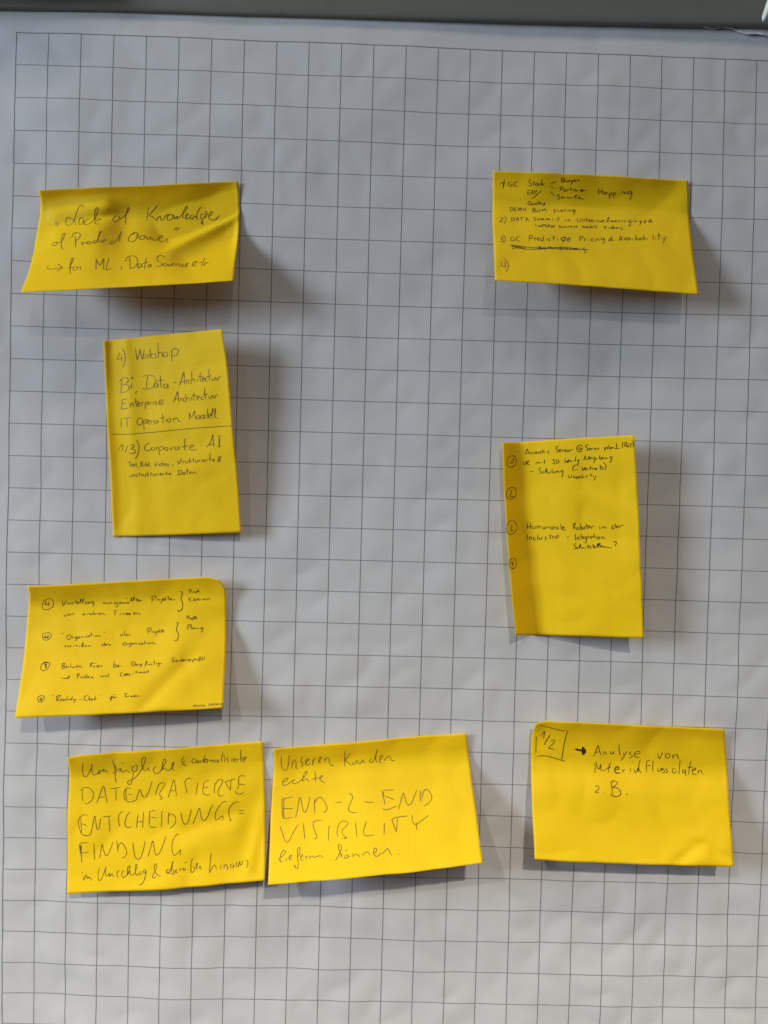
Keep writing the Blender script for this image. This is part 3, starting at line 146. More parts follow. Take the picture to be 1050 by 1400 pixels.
INK[1]={
 'a':'''180,621 163,686;199,634 179,719;442,406 433,344 414,334 396,376 380,461 361,555 339,641 308,708 280,697 267,634 272,574 294,558 317,578 346,606 361,660 371,714;439,580 412,569 396,620 400,681 420,709 439,658 445,598 450,677 448,712;508,603 477,609 463,669 471,723 493,725 522,684 550,633 573,530 592,427 583,409 561,459 551,563 550,633 576,609 608,612 622,622 592,646 570,662 568,697 588,725 619,724;796,586 773,566 747,599 741,651 756,684 782,672 802,621 796,577 811,631 846,581 880,505 897,427 888,409 874,452 863,574 866,680 874,752;1091,410 1080,542 1078,683;1179,392 1141,494 1101,579 1144,636 1183,703;1178,702 1188,614;1190,659 1206,616 1215,626 1218,688 1240,682 1260,621 1291,589 1323,601 1337,629 1317,690 1291,701 1278,668 1287,615 1314,591 1350,622 1348,684 1369,651 1378,634 1380,687 1396,653 1440,595 1481,474 1477,447 1458,490 1435,577 1433,657 1451,677 1477,635 1490,601 1472,599 1464,651 1479,698 1505,665;1540,624 1517,630 1510,683 1529,703 1549,643 1573,690;1617,461 1589,539 1575,609 1574,699 1592,719;1639,598 1616,623 1614,685 1628,714 1649,653 1661,592;1628,714 1630,759 1637,805 1620,785 1624,731;1647,581 1670,566 1675,593 1667,655 1650,707;1690,666 1720,625 1729,581 1711,579 1693,631 1695,694 1719,732 1759,728 1800,647;1383,836 1351,893;1406,846 1378,896''',
 'b':'''214,1032 188,1030 173,1063 180,1090 206,1084 221,1050 204,1019 229,1042 262,1011 284,907 288,869 272,871 260,940 260,1063 268,1134 288,1180;385,917 397,1023 406,1139;355,958 367,889 401,866 435,895 435,948 412,999 399,1024;455,1029 470,1101 483,1050 508,1078 519,1053 537,1046 549,1038;546,1056 523,1045 517,1079 536,1099 560,1057;597,1026 576,1041 575,1076 593,1087 612,1036 626,940 643,862 631,879 620,975 627,1064 645,1066;655,1022 654,1066 672,1068 686,1017 694,1062;769,1051 748,1067 742,1111 761,1121 789,1080 818,994 837,881 830,978 832,1084;983,931 945,954 922,1014 922,1067 950,1097 985,1083 1007,1014 1011,943 973,912 949,946;997,950 1015,1023 1037,1017;1071,985 1044,991 1034,1043 1050,1072 1079,1039 1080,995 1061,980 1099,1015 1107,1069 1124,1044 1135,1009 1143,1073 1164,1048;1158,1030 1171,1085 1189,1060 1229,1011 1240,976 1221,969 1207,1017 1211,1080 1234,1095 1264,1077 1279,1034 1292,1027 1288,1071 1293,1116 1311,1115''',
 'c':'''173,1474 183,1546 231,1551 315,1533;261,1452 319,1533 271,1600;388,1546 402,1449 406,1369 393,1350 389,1411 396,1538 411,1649 424,1677;385,1551 421,1532;447,1525 428,1550 435,1596 457,1599 474,1564 456,1526 476,1546;497,1540 507,1604;486,1556 501,1535;634,1392 644,1510 656,1620;634,1401 668,1504 684,1533 698,1462 709,1401 720,1518 733,1629;761,1388 755,1504 760,1632 783,1625 805,1591;894,1574 911,1648;961,1401 975,1510 989,1630;929,1487 932,1425 963,1383 1008,1388 1039,1446 1051,1519 1036,1590 1005,1626 978,1619;1087,1550 1065,1548 1056,1592 1069,1630 1087,1596 1093,1560 1100,1615;1130,1438 1125,1527 1128,1655;1096,1551 1154,1513;1176,1561 1160,1577 1160,1622 1176,1615 1181,1570 1191,1630;1298,1449 1286,1411 1254,1398 1231,1441 1241,1505 1274,1536 1291,1574 1272,1608 1237,1613;1324,1551 1303,1567 1302,1603 1324,1606 1343,1572 1351,1618 1370,1584 1391,1568 1393,1541 1380,1549 1380,1603 1402,1606;1411,1553 1416,1608;1414,1589 1429,1549 1443,1566 1451,1612 1471,1596;1486,1553 1470,1573 1473,1615 1494,1608 1520,1548 1515,1529 1503,1555 1504,1619 1529,1613;1368,1452 1378,1458;1568,1599 1599,1549 1606,1513 1588,1511 1568,1545 1568,1599 1582,1623 1611,1596;1680,1441 1673,1540 1661,1633;1622,1561 1669,1539;1727,1565 1697,1579 1687,1623 1701,1643;1677,1604 1727,1565;1.2 1756,1601 1760,1609''',
}
INK[8]={
 'a':'''47,209 51,331 51,452;68,58 145,89 237,116 335,132;362,123 350,206 334,351 312,562;64,504 151,505 227,525 303,554 350,571;90,222 129,157 125,260;194,197 164,271 137,350;200,293 220,271 238,279 230,315 185,384 181,393 245,402''',
 'b':'''3 450,385 510,399 544,405;2 529,352 555,406 527,453 529,352 544,391 532,439 538,397;636,478 661,399 686,321 698,371 712,455;649,417 710,405;740,402 745,458;742,428 764,406 773,451;815,397 818,431 834,435 847,395 848,437;905,289 904,383 915,446;944,405 957,438 980,386;983,377 957,447 919,521;1037,391 1013,401 1006,423 1036,442 1035,462 1004,478;1061,423 1103,412 1122,394 1098,378 1067,397 1060,440 1077,465 1114,462;1295,391 1313,467 1347,371;1407,384 1383,394 1375,437 1398,456 1420,426 1417,392 1401,381;1449,398 1450,466;1451,432 1479,396 1497,404 1501,446 1513,462''',
 'c':'''646,562 648,638 642,710;658,552 668,628 686,652 706,583 706,685;728,658 733,683 752,648;809,550 789,628 780,700;756,647 813,618;1.6 860,657 890,647 891,618 865,623 851,666 864,705 907,697;933,644 934,703;935,678 957,642;1009,622 1009,685;1033,536 1041,540;1048,628 1052,679 1073,669 1086,617 1088,677;1119,496 1098,574 1098,642 1123,691;1221,501 1191,508 1177,560 1172,671;1176,586 1218,570;1251,505 1239,599 1241,667;1292,604 1293,655 1318,645 1328,602 1330,644;1356,605 1337,618 1358,643 1347,674 1329,675;1388,610 1371,621 1390,644 1380,672 1361,673;1476,601 1446,612 1438,655 1461,670 1481,626;1522,470 1513,582 1502,685;1572,612 1547,622 1542,657 1570,646 1576,612 1569,672 1568,706;1630,481 1616,575 1599,687;1591,585 1653,564;1638,625 1675,606 1678,585 1654,590 1640,633 1647,676 1683,673;1704,612 1702,664;1707,638 1729,611 1739,644 1756,672''',
 'd':'''636,910 660,888 678,899 671,933 639,986 681,978;723,981 730,985;806,822 807,916 808,1017;794,849 819,816 855,819 866,844 834,888 816,907 863,912 894,961 890,1004 853,1035 811,1026 788,1002;1.6 948,995 960,994 952,1005''',
}
INK[3]={
 'a':'''263,135 212,199 297,191;291,155 283,233;308,90 340,158 332,229 293,290;523,108 526,168 535,222 574,171 600,124 608,173 621,221 654,163 669,128;682,177 640,192 641,216 677,212 696,189 678,177;717,179 719,221;722,197 750,183;769,122 754,223;810,172 761,199 802,225;859,175 828,185 858,204 848,222 813,222;905,70 898,153 887,224;892,188 929,167 956,180 954,222;1027,172 986,182 980,215 1019,219 1052,197 1032,173;1120,166 1110,224 1102,274;1105,177 1159,150 1217,153 1231,184 1186,214 1117,219''',
 'b':'''266,412 260,478 245,537;225,434 287,395 354,398 371,429 310,462 271,464 357,470 383,502 342,530 274,541 217,535;420,456 412,509;432,390 418,402 432,414 451,403 436,391;501,535 479,570;694,392 671,456 661,521;605,405 675,385 789,403 823,446 798,492 728,522 641,526 580,517;840,465 796,475 787,510 825,518 848,477 853,519;895,402 894,462 901,524;851,454 938,450;991,490 948,494 939,526 983,528 1006,493 1010,533;1.3 1108,482 1151,479;1190,524 1237,456 1284,387 1282,446 1282,511;1195,483 1292,476;1313,460 1313,507;1317,477 1345,464;1389,469 1355,479 1352,503 1390,505;1411,382 1406,441 1398,505;1402,470 1429,460 1447,472 1448,502;1500,463 1499,498;1506,422 1507,426;1553,401 1539,459 1549,501;1508,446 1595,445;1570,484 1611,469 1613,457 1583,462 1573,494 1607,500;1660,466 1626,473 1622,496 1661,498;1693,374 1688,444 1688,496;1642,453 1730,446;1737,464 1733,490 1762,494 1789,466 1809,497 1842,469 1878,463''',
 'c':'''268,610 254,663 237,711;264,616 341,607;254,657 322,651;237,711 352,704;379,657 385,699;387,675 417,655 433,699;475,608 479,656 486,698;447,648 524,640;502,678 541,665 533,652 509,660 506,693 544,692;567,654 568,690;569,672 600,655;624,657 624,698 625,728;623,668 663,652 675,671 635,689;696,654 702,690;704,669 734,656;753,654 755,690;751,621 752,624;805,653 777,660 809,673 798,688 769,691;837,678 896,666 916,650 879,645 842,667 851,691 923,682;1076,678 1120,627 1155,572 1160,617 1163,676;1089,649 1176,641;1196,636 1197,675;1200,652 1228,638;1272,640 1242,650 1240,674 1278,675;1286,605 1285,646 1287,682;1289,656 1320,642 1334,655 1335,678;1378,639 1377,674;1421,594 1412,641 1421,682;1383,628 1466,626;1461,661 1501,647 1503,636 1474,638 1461,667 1498,674;1569,642 1534,649 1531,670 1575,672;1599,556 1596,614 1600,671;1561,630 1648,623;1656,641 1658,667 1691,666 1708,637 1722,644 1748,671 1771,641 1810,637''',
 'd':'''237,801 229,848 225,896;324,804 320,852 320,894;267,804 385,801;518,813 488,829 485,865 511,884 555,868 570,833 541,811 498,818;582,839 583,887 586,935;581,851 627,829 644,848 598,873;643,866 686,853 684,838 658,843 650,872 693,880;710,842 712,878;714,857 744,844;801,843 762,853 760,877 794,872 816,847 817,879;893,782 894,829 896,882;841,827 937,819;945,837 947,873;993,833 968,850 979,871 1013,864 1021,841 993,831;1059,836 1062,870;1063,854 1108,833 1135,846 1142,869 1176,867;1319,789 1322,825 1317,865;1319,789 1355,838 1410,776 1410,823 1413,864;1461,825 1432,835 1438,859 1477,855 1485,832 1462,821;1538,823 1504,833 1505,856 1543,858 1556,833 1532,822;1585,825 1555,837 1562,859 1592,848;1622,762 1615,814 1615,861;1625,844 1664,834 1663,816 1639,821 1629,856 1667,861;1669,840 1704,795 1703,766 1687,806 1681,852 1704,865;1717,842 1745,797 1741,767 1731,808 1730,855 1771,868''',
 'e':'''68,956 314,966 599,965 980,957 1361,950 1646,950 2040,951''',
 'f':'''144,1123 225,1066 219,1132;303,1081 255,1151;332,1079 389,1074 406,1091 357,1113 412,1127 419,1151 371,1161 306,1153;450,1026 482,1087 466,1159 407,1219;664,1065 616,1075 569,1109 577,1139 638,1139 677,1125;707,1108 677,1119 685,1140 723,1135 726,1111;754,1110 760,1140;762,1124 792,1111;795,1117 796,1159 791,1197;793,1129 849,1107 876,1120 844,1146 803,1147;913,1122 887,1132 900,1153 935,1143 932,1122 913,1122;970,1124 986,1148 1017,1120 1036,1120;1102,1123 1054,1127 1055,1151 1093,1149 1115,1123 1123,1153;1220,1039 1208,1104 1204,1162;1149,1125 1263,1115;1283,1142 1347,1127 1349,1112 1311,1114 1283,1136 1295,1160 1399,1161;1552,1147 1625,1097 1670,1023 1668,1087 1671,1146;1574,1124 1678,1123;1764,1050 1760,1102 1750,1149;1746,1043 1804,1040;1721,1150 1797,1148;1773,1056 1762,1143''',
 'g':'''316,1247 316,1300;283,1250 354,1244;340,1286 369,1275 361,1265 341,1276 349,1296;370,1269 392,1297;394,1270 367,1296;415,1253 417,1301;394,1273 432,1271;448,1296 435,1315;490,1249 485,1303;490,1249 522,1256 495,1273 528,1286 485,1300;545,1269 545,1299;573,1246 568,1300;613,1277 588,1285 592,1300 617,1295;622,1248 616,1301;649,1296 638,1314;709,1263 723,1305 756,1258;773,1277 774,1303;820,1278 791,1287 792,1304 823,1296;832,1255 826,1305;842,1297 881,1286 866,1280 846,1297 873,1306;919,1282 893,1293 905,1307 935,1300 926,1282;997,1291 986,1314;1103,1262 1074,1270 1106,1286 1071,1293;1131,1236 1128,1289;1113,1259 1155,1257;1165,1265 1166,1291;1167,1277 1191,1266;1203,1266 1203,1290 1232,1287 1240,1264;1270,1236 1264,1288;1301,1263 1269,1277 1301,1290;1332,1238 1328,1287;1312,1263 1354,1260;1360,1265 1363,1286 1388,1285 1398,1264;1413,1267 1414,1288;1415,1276 1441,1266;1460,1266 1459,1287;1477,1281 1506,1270 1492,1265 1477,1279 1504,1289;1526,1267 1527,1287;1528,1275 1552,1266;1601,1201 1592,1260 1594,1289;1560,1264 1624,1261;1632,1285 1666,1274 1653,1267 1633,1279 1657,1291;1755,1242 1725,1251 1742,1268 1752,1283 1724,1297 1708,1282 1748,1263 1769,1249 1751,1240''',
 'h':'''303,1375 301,1399 330,1396 341,1372;354,1376 352,1400;353,1385 378,1374 386,1398;422,1372 396,1381 423,1394 394,1402;455,1356 453,1397;435,1373 478,1372;491,1375 490,1399;491,1387 515,1375;522,1376 524,1400 550,1396 556,1374;581,1354 578,1399;613,1373 581,1387 614,1400;642,1356 640,1401;624,1373 665,1371;672,1374 676,1398 700,1396 706,1376;721,1376 722,1400;723,1388 747,1377;762,1377 762,1399;779,1393 810,1383 796,1375 779,1390 808,1399;825,1379 827,1400;828,1388 846,1379;886,1358 883,1402;855,1380 912,1376;919,1394 952,1384 940,1377 920,1391 956,1402;1082,1361 1078,1400;1054,1363 1120,1360 1136,1384 1096,1400 1044,1401;1174,1376 1145,1384 1149,1401 1175,1397 1182,1376 1186,1402;1220,1340 1214,1404;1194,1368 1247,1364;1251,1390 1282,1380 1268,1375 1251,1390 1284,1401;1305,1378 1306,1402;1307,1390 1339,1379 1350,1394 1373,1404''',
}
INK[2]={
 'a':'''70,233 105,186 105,301;114,131 118,202 103,311;189,188 164,190 160,235 175,260 195,250 198,223 182,224;259,170 224,185 218,230 235,255 260,248;399,145 374,138 364,174 389,208 387,243 359,254;414,161 414,246;404,189 429,178;441,195 429,217 439,243 454,225 449,197 439,195;479,192 464,210 469,237 484,230;498,119 491,235;484,230 514,198 499,217 519,242;589,192 643,152;589,245 619,278;584,334 629,413;698,77 700,156;693,83 733,74 728,110 703,117 736,127 723,154 696,160;748,108 753,149 768,147 776,106 778,147;788,111 798,145 813,103 803,157 788,202;823,138 843,113 833,102 823,129 843,145;853,109 856,140;856,126 870,104 888,124;688,246 684,325;673,256 708,240 713,270 691,290;733,281 718,300 723,322 740,312 743,280 746,320;758,279 760,319;760,296 773,277;793,237 793,316;780,277 808,267;820,279 822,314;822,296 836,272 843,312 853,302 870,280;888,299 913,280 903,266 890,290 908,312 920,279 953,294;684,378 659,389 664,415 681,437 669,463 649,461;698,439 713,420 706,412 697,436 713,452;723,416 726,451;726,436 738,418;753,417 763,447 776,411;783,414 786,445;808,412 796,427 808,444;823,432 853,381 846,373 833,418 853,440;868,424 888,405 878,402 870,433 902,435 932,445;1078,234 1078,344;1078,291 1098,295 1115,253 1113,328;1155,290 1135,298 1132,330 1151,328 1158,289 1161,331;1184,304 1189,403;1184,316 1209,297 1209,332 1189,351;1227,295 1229,394;1227,307 1251,288 1251,322 1231,338;1289,289 1291,319;1319,260 1321,304;1321,281 1337,262 1349,296 1384,272;1414,243 1384,254 1384,298 1409,283 1417,242 1414,338 1398,388;1378,394 1416,386''',
 'b':'''355,335 355,414;355,340 382,327;355,375 378,368;355,414 385,403;395,331 395,408;395,331 412,335 398,367 415,401;425,329 425,400;422,334 444,327 442,358 425,370;494,323 440,416 392,482;375,528 358,553 362,588 382,590 390,557 375,528;380,572 400,597;402,556 405,588 418,583 422,551;440,553 430,577 442,588 450,563 438,550;465,512 464,583;452,548 475,538;474,568 491,549 481,542 475,573 494,577;504,547 509,570 529,545 519,587 504,601''',
 'c':'''180,652 179,723;177,652 201,655 209,685 196,716 176,725;223,653 223,719;223,653 243,646;223,684 241,677;223,719 249,712;260,716 263,653 272,688 286,648 288,714;308,649 308,706;332,644 332,704;308,682 332,674;407,650 407,721;401,656 429,648 427,675 409,685 437,692 429,719 401,721;464,663 449,682 453,711 476,706 481,670 464,657;503,707 507,654 518,684 533,648 543,700;637,647 618,658 635,678 632,703 612,703;667,650 652,669 662,693 675,679;702,650 687,666 691,690 704,677 707,650 710,689;732,621 731,687;751,655 752,685;768,653 770,683;770,667 784,650 788,681;826,639 806,650 807,676 825,666 831,639 827,701 812,737''',
 'd':'''73,849 96,838 99,864 70,920 108,908;119,805 135,861 117,952;192,829 191,895;188,829 215,836 221,862 209,890 187,897;236,896 251,824 266,890;241,869 263,863;294,820 294,891;274,827 317,814;332,893 346,820 362,885;337,864 359,858;437,807 412,822 432,843 431,870 406,875;452,823 454,864 468,857 472,821;485,865 488,825 500,837 501,860 514,827 520,858;540,860 543,820 555,832 557,855 570,822 576,856;605,818 606,857;660,778 660,866;644,824 679,808;731,816 732,860;758,822 759,861;759,839 773,820 781,858;855,786 851,839 865,856 886,836 892,783;906,808 907,852;908,825 923,806 928,844;947,769 946,848;933,805 961,795;967,833 985,814 977,804 966,830 984,844;992,831 1012,811 1003,798 992,826 1011,841;1022,805 1023,840;1024,822 1040,803;1057,801 1058,836;1059,819 1072,800 1077,834;1087,807 1089,833 1102,802;1106,823 1126,799 1117,790 1108,819 1128,829;1150,827 1181,745 1175,736 1164,781 1158,826;1161,808 1179,797 1182,823;1195,822 1201,791 1211,794 1212,820 1223,793 1230,818;1240,808 1255,789 1249,781 1240,808 1257,815;1270,784 1271,815;1272,798 1285,779 1289,813;1350,770 1332,781 1344,793 1329,807;1320,773 1305,792 1319,803;1400,756 1377,776 1380,802 1399,787 1386,853;1366,864 1401,857;1414,763 1416,792;1433,787 1439,760;1449,759 1450,789 1464,763;1484,764 1493,789 1509,758 1496,815 1487,842;1539,750 1538,810;1538,758 1557,748 1552,778 1539,784;1572,775 1603,760 1611,733 1594,735 1586,762 1592,780 1622,772''',
 'e':'''434,923 435,967 478,963;464,938 481,963 464,987;2 494,985 498,938;2 498,956 518,936 532,949 536,984;553,965 572,945 562,932 553,965 570,981;587,935 590,976 606,942 610,974 626,931;669,919 667,975;668,954 682,944 684,970 667,975;695,943 696,969 709,964 712,941;732,934 721,945 731,959 718,971;744,938 744,968;757,937 758,967;759,951 771,935 774,965;783,954 798,938 789,934 783,957 798,963;826,930 814,940 825,953 812,963;848,919 836,933 847,947 833,961;901,953 905,922 915,930 916,951 928,925 930,950;1.5 949,923 939,938 948,953 959,934 949,923;984,923 970,935 976,950 986,937;990,887 988,949;998,936 1010,920 1005,914 998,939 1012,947;1032,883 1029,945;1059,898 1043,913 1055,930 1042,949;1143,897 1123,905 1132,925 1145,906 1130,951;1174,911 1174,947;1201,909 1191,922 1195,939 1205,926;1210,873 1207,943;1217,924 1231,911 1224,901 1217,930 1233,935;1256,903 1243,916 1249,933 1260,911 1262,937;1281,900 1275,913 1294,921;1310,896 1300,910 1309,931 1293,951''',
 'f':'''70,1197 92,1186 93,1213 76,1233 95,1249 87,1280 62,1279;98,1146 122,1219 98,1311;210,1184 185,1186 174,1232 188,1257 210,1246 214,1214 197,1216;267,1170 239,1181 230,1227 242,1252 266,1245;366,1142 356,1250;356,1152 390,1144 388,1185 361,1200;411,1174 411,1241;413,1200 431,1175;436,1216 462,1190 450,1173 438,1207 458,1237;494,1180 474,1194 477,1230 498,1215;506,1129 500,1233;533,1180 533,1224;573,1172 553,1187 551,1217 576,1215;606,1119 600,1218;588,1160 628,1144;644,1169 643,1213;1.8 677,1148 703,1216 726,1140 691,1150;744,1191 774,1165 765,1143 745,1168 748,1208 773,1200;875,1102 866,1200;865,1112 902,1104 900,1134 873,1155;918,1133 917,1194;919,1155 936,1131;962,1137 960,1186;1011,1128 991,1142 989,1178 1014,1175;1028,1129 1027,1179;1043,1128 1043,1172;1044,1149 1060,1126 1066,1169;1110,1103 1088,1114 1088,1149 1109,1135 1116,1102 1112,1190 1092,1219;1194,1058 1194,1155;1197,1102 1171,1122 1164,1158 1190,1138 1218,1157;1261,1152 1285,1065 1298,1142;1270,1119 1296,1113;1316,1070 1328,1127 1346,1062;1370,1076 1353,1092 1355,1123 1371,1111 1375,1076 1377,1121;1400,1078 1398,1118;1437,1021 1432,1114;1434,1083 1449,1072 1450,1102 1432,1114;1484,1068 1468,1079 1469,1110 1484,1098 1489,1068 1489,1108;1514,1021 1509,1100;1511,1070 1528,1058 1530,1089 1509,1102;1553,1060 1552,1095;1613,1001 1608,1094;1638,1042 1636,1085;1672,952 1668,1082;1652,1014 1692,998;1702,1026 1712,1065;1743,1013 1724,1076 1703,1138''',
 'g':'''190,1347 188,1400;185,1347 209,1354 208,1389 185,1402;223,1379 238,1365 232,1351 223,1379 240,1390;250,1385 253,1353 264,1362 266,1384 277,1356 281,1382;297,1345 299,1377 313,1370 317,1343;447,1330 445,1384;444,1331 473,1337 453,1356 477,1372 442,1388;503,1334 492,1362 511,1377 522,1344 503,1330;540,1375 545,1330 555,1355 571,1327 579,1371;684,1316 659,1331 678,1347 672,1370 652,1367;703,1332 692,1350 706,1367;732,1329 720,1348 732,1364 737,1328;768,1298 765,1361;796,1322 795,1357;811,1320 811,1361;812,1338 828,1319 833,1359;914,1309 894,1320 897,1347 912,1336 915,1371 899,1412;1.15 161,1332 244,1341 389,1357 585,1356 780,1347 947,1336;1.15 171,1340 252,1376 349,1390 486,1371 625,1334 703,1323 878,1336''',
 'h':'''76,1644 71,1725 108,1721;107,1649 105,1766;101,1588 133,1665 134,1754 107,1837''',
}
INK[5]={
 'a':'''125,139 81,158 56,198 65,238 108,260 161,246 192,210 189,163 156,141 119,139;100,205 152,177 150,213;94,216 157,213''',
 'b':'''122,465 69,479 30,518 27,562 67,587 125,581 166,552 172,505 148,473 112,465;83,505 104,501 100,526 80,551 95,566 147,559''',
 'c':'''83,806 35,825 3,872 6,922 40,953 98,945 143,913 160,873 139,830 99,808;52,865 79,854 83,873 61,883 81,901 69,916 48,917 106,916''',
 'd':'''52,1199 15,1219 6,1262 24,1302 60,1309 100,1288 112,1248 98,1212 57,1199;1.4 32,1230 40,1255 72,1252;1.4 69,1230 55,1262 60,1288''',
 'e':'''336,128 354,97 373,76 380,101 389,125;331,122 373,121;422,107 400,113 399,127 426,128;458,108 437,114 439,129 463,128;495,110 479,116 484,129 503,127 508,114 493,108;516,111 521,127 542,126 548,110 549,129;580,110 560,116 579,128 562,137;602,90 605,136;585,114 627,109;632,116 633,135;706,112 680,118 682,136 710,136;846,76 820,71 803,88 828,107 832,125 800,131;849,118 876,110 866,101 849,111 858,129 885,125;897,106 901,130;901,117 923,107 929,129;955,108 939,115 957,126 937,132;986,110 965,118 974,132 996,126 992,110;1013,113 1013,132;1014,123 1034,113 1060,114;1210,89 1185,71 1142,73 1119,100 1127,129 1164,137 1201,128;1183,96 1157,95 1150,115 1176,120 1188,99 1192,117 1214,107;1306,75 1275,71 1257,88 1282,106 1286,127 1257,130;1302,121 1329,115 1319,105 1303,114 1312,128;1340,108 1342,127;1343,117 1361,109 1377,113;1382,113 1386,127;1397,120 1414,114 1407,108 1397,120 1418,127;1461,110 1435,113 1455,122 1433,129;1535,107 1545,122 1532,142;1540,115 1573,105 1582,116 1550,125;1606,82 1592,123;1636,107 1614,113 1618,124 1640,118 1646,106 1650,121;1656,111 1661,122;1661,116 1683,110 1692,121;1724,68 1729,96 1729,124;1692,123 1772,122;1830,61 1814,85 1819,120;1850,72 1851,114;1847,76 1877,63 1884,80 1856,90;1885,94 1900,101 1883,111 1874,101 1890,94;1906,95 1909,119;1939,78 1940,123;1912,88 1966,79;1953,51 1982,76 1972,117''',
 'f':'''290,202 319,239 348,201;353,201 353,240;353,204 385,198 378,213 360,219 382,241 408,242;494,221 498,235;499,225 520,218 530,233 547,219 556,234;573,224 577,235;622,194 622,241;594,222 636,220;738,199 769,200 757,218 778,229 766,243 735,242;800,205 801,241;795,205 831,213 841,228 819,243 793,240;938,196 924,245;928,228 957,225 961,243 985,233 975,227 966,239;956,236 978,222 989,212 1004,223 1009,237 1025,224 1035,235;1097,180 1089,222 1093,233;1057,228 1078,222 1093,230;1115,216 1120,230 1142,217 1128,252 1121,276 1105,276;1245,178 1230,202 1215,223;1245,178 1252,217 1284,218 1302,187 1315,219 1338,199 1352,217;1396,197 1369,203 1373,221 1394,214;1399,197 1382,239 1359,255;1399,222 1421,212 1431,223;1460,182 1460,223;1461,213 1485,207 1483,224 1460,226;1494,217 1516,211 1508,204 1496,218 1520,225;1532,208 1536,222 1558,209 1568,220 1589,213;1643,197 1616,204 1620,218 1647,211;1649,198 1635,232 1611,259 1596,255''',
 'g':'''397,310 454,310;579,285 548,280 531,298 561,317 565,335 528,338;609,311 588,318 586,336 613,333;629,334 657,299 647,292 630,312 628,337;631,327 650,320 658,338;671,321 675,339 697,336 703,319;736,295 729,330 738,341;750,321 754,338 775,336 782,318;792,322 796,336 819,319 828,334 865,328;898,315 866,321 865,335 891,329;898,315 889,357 872,385 856,384;1101,262 1058,281 1040,305 1054,334;1071,317 1113,318;1188,292 1201,328 1230,294;1228,318 1250,312 1240,304 1228,318 1248,329;1260,308 1264,330;1265,319 1281,309;1315,285 1311,327;1292,306 1340,304;1345,307 1346,325;1347,314 1366,308;1376,310 1378,326;1385,322 1407,316 1397,309 1385,322 1411,327;1463,276 1459,324;1460,310 1487,297 1502,305 1496,322 1459,324;1507,253 1546,285 1544,313 1521,333''',
 'h':'''968,360 981,395 1007,393 1025,361;1056,376 1039,384 1058,394 1038,400;1097,385 1070,391 1075,402 1102,392 1106,402 1089,416;1139,382 1118,389 1122,401 1143,396 1150,382 1154,400;1182,366 1179,411;1180,394 1201,391 1200,405;1217,388 1218,403;1245,368 1247,406;1265,382 1269,400;1314,359 1317,394;1297,379 1339,374;1349,384 1358,398;1391,385 1373,413 1355,433''',
 'i':'''316,833 317,869 318,905;358,834 366,870 370,906;292,883 339,878 381,874;397,871 401,896 427,896 436,871;460,872 461,904;462,886 486,873 492,901;493,887 517,877 526,902;574,885 553,892 554,910 578,903 585,886 588,907;606,883 609,908;610,893 637,885 646,905;690,884 668,895 677,913 704,906 700,886 684,884;726,882 726,910;730,858 731,861;789,886 757,893 761,913 793,904;817,862 822,888 824,915;834,907 867,898 862,886 840,898 849,919 901,922;1010,872 1011,922;999,879 1032,851 1042,866 1014,886 1044,911 1059,919;1092,895 1065,901 1069,922 1101,919 1102,900;1121,860 1122,919;1123,905 1144,899 1143,920 1121,925;1165,899 1183,896 1188,913 1167,921 1160,902;1210,861 1218,896 1221,921;1187,889 1245,886;1238,910 1270,900 1260,886 1238,900 1248,917;1286,893 1289,918;1290,904 1312,890 1338,897;1411,895 1415,923;1410,879 1411,881;1448,895 1450,916;1451,906 1474,895 1489,913 1516,903;1632,890 1600,897 1593,917 1619,921 1641,904;1649,866 1652,897 1662,911;1662,907 1689,901 1682,890 1665,901 1672,918;1710,891 1709,915;1710,901 1731,891 1773,884''',
 'j':'''310,955 311,991 311,1021;336,981 340,1019;342,995 364,981 370,1014;430,986 403,993 406,1018 438,1012;469,958 464,994 453,1023;487,987 490,1013 517,1009 529,985;593,982 571,993 596,1004 579,1018 560,1016;647,962 653,991 655,1016;634,983 677,977;687,981 690,1013;691,991 713,981;724,985 725,1010;743,1006 781,989 769,975 744,989 747,1014;768,954 770,956;896,996 932,995;1032,961 1029,996 1029,1030;1053,996 1054,1028;1055,1010 1079,996 1085,1032;1118,969 1122,1018;1100,997 1142,991;1135,1015 1162,1004 1155,994 1139,1008 1145,1022;1205,994 1179,999 1180,1018 1204,1012;1207,994 1197,1033 1179,1059 1169,1050;1221,994 1225,1015;1226,1001 1247,992;1279,991 1257,999 1261,1013 1283,1009 1287,993 1290,1011;1318,964 1319,1013;1299,995 1337,990;1341,995 1345,1013;1383,996 1364,1004 1371,1020 1398,1013 1394,996 1383,996;1425,996 1429,1017;1430,1006 1454,998 1461,1015 1487,1017''',
 'k':'''1047,1067 1016,1063 1004,1080 1029,1098 1028,1112 990,1119;1066,1095 1044,1102 1048,1116 1070,1113;1075,1113 1110,1074 1099,1071 1082,1091 1078,1116;1081,1106 1102,1099 1111,1116;1123,1102 1127,1118;1128,1109 1144,1102 1153,1117;1176,1099 1177,1117;1.5 1209,1075 1216,1117;1240,1085 1243,1117;1197,1092 1261,1089;1265,1100 1254,1107 1269,1117;1294,1068 1296,1110;1276,1093 1313,1089;1307,1107 1328,1100 1321,1093 1307,1105 1327,1116;1343,1107 1378,1069 1368,1065 1353,1090 1356,1111;1370,1104 1404,1065 1394,1062 1381,1090 1385,1107;1396,1104 1429,1090 1419,1083 1402,1097 1411,1111;1439,1093 1443,1107 1460,1094 1475,1101 1522,1106 1574,1111;1620,1057 1619,1048 1647,1051 1653,1067 1629,1084 1630,1096;1631,1120 1635,1123''',
}
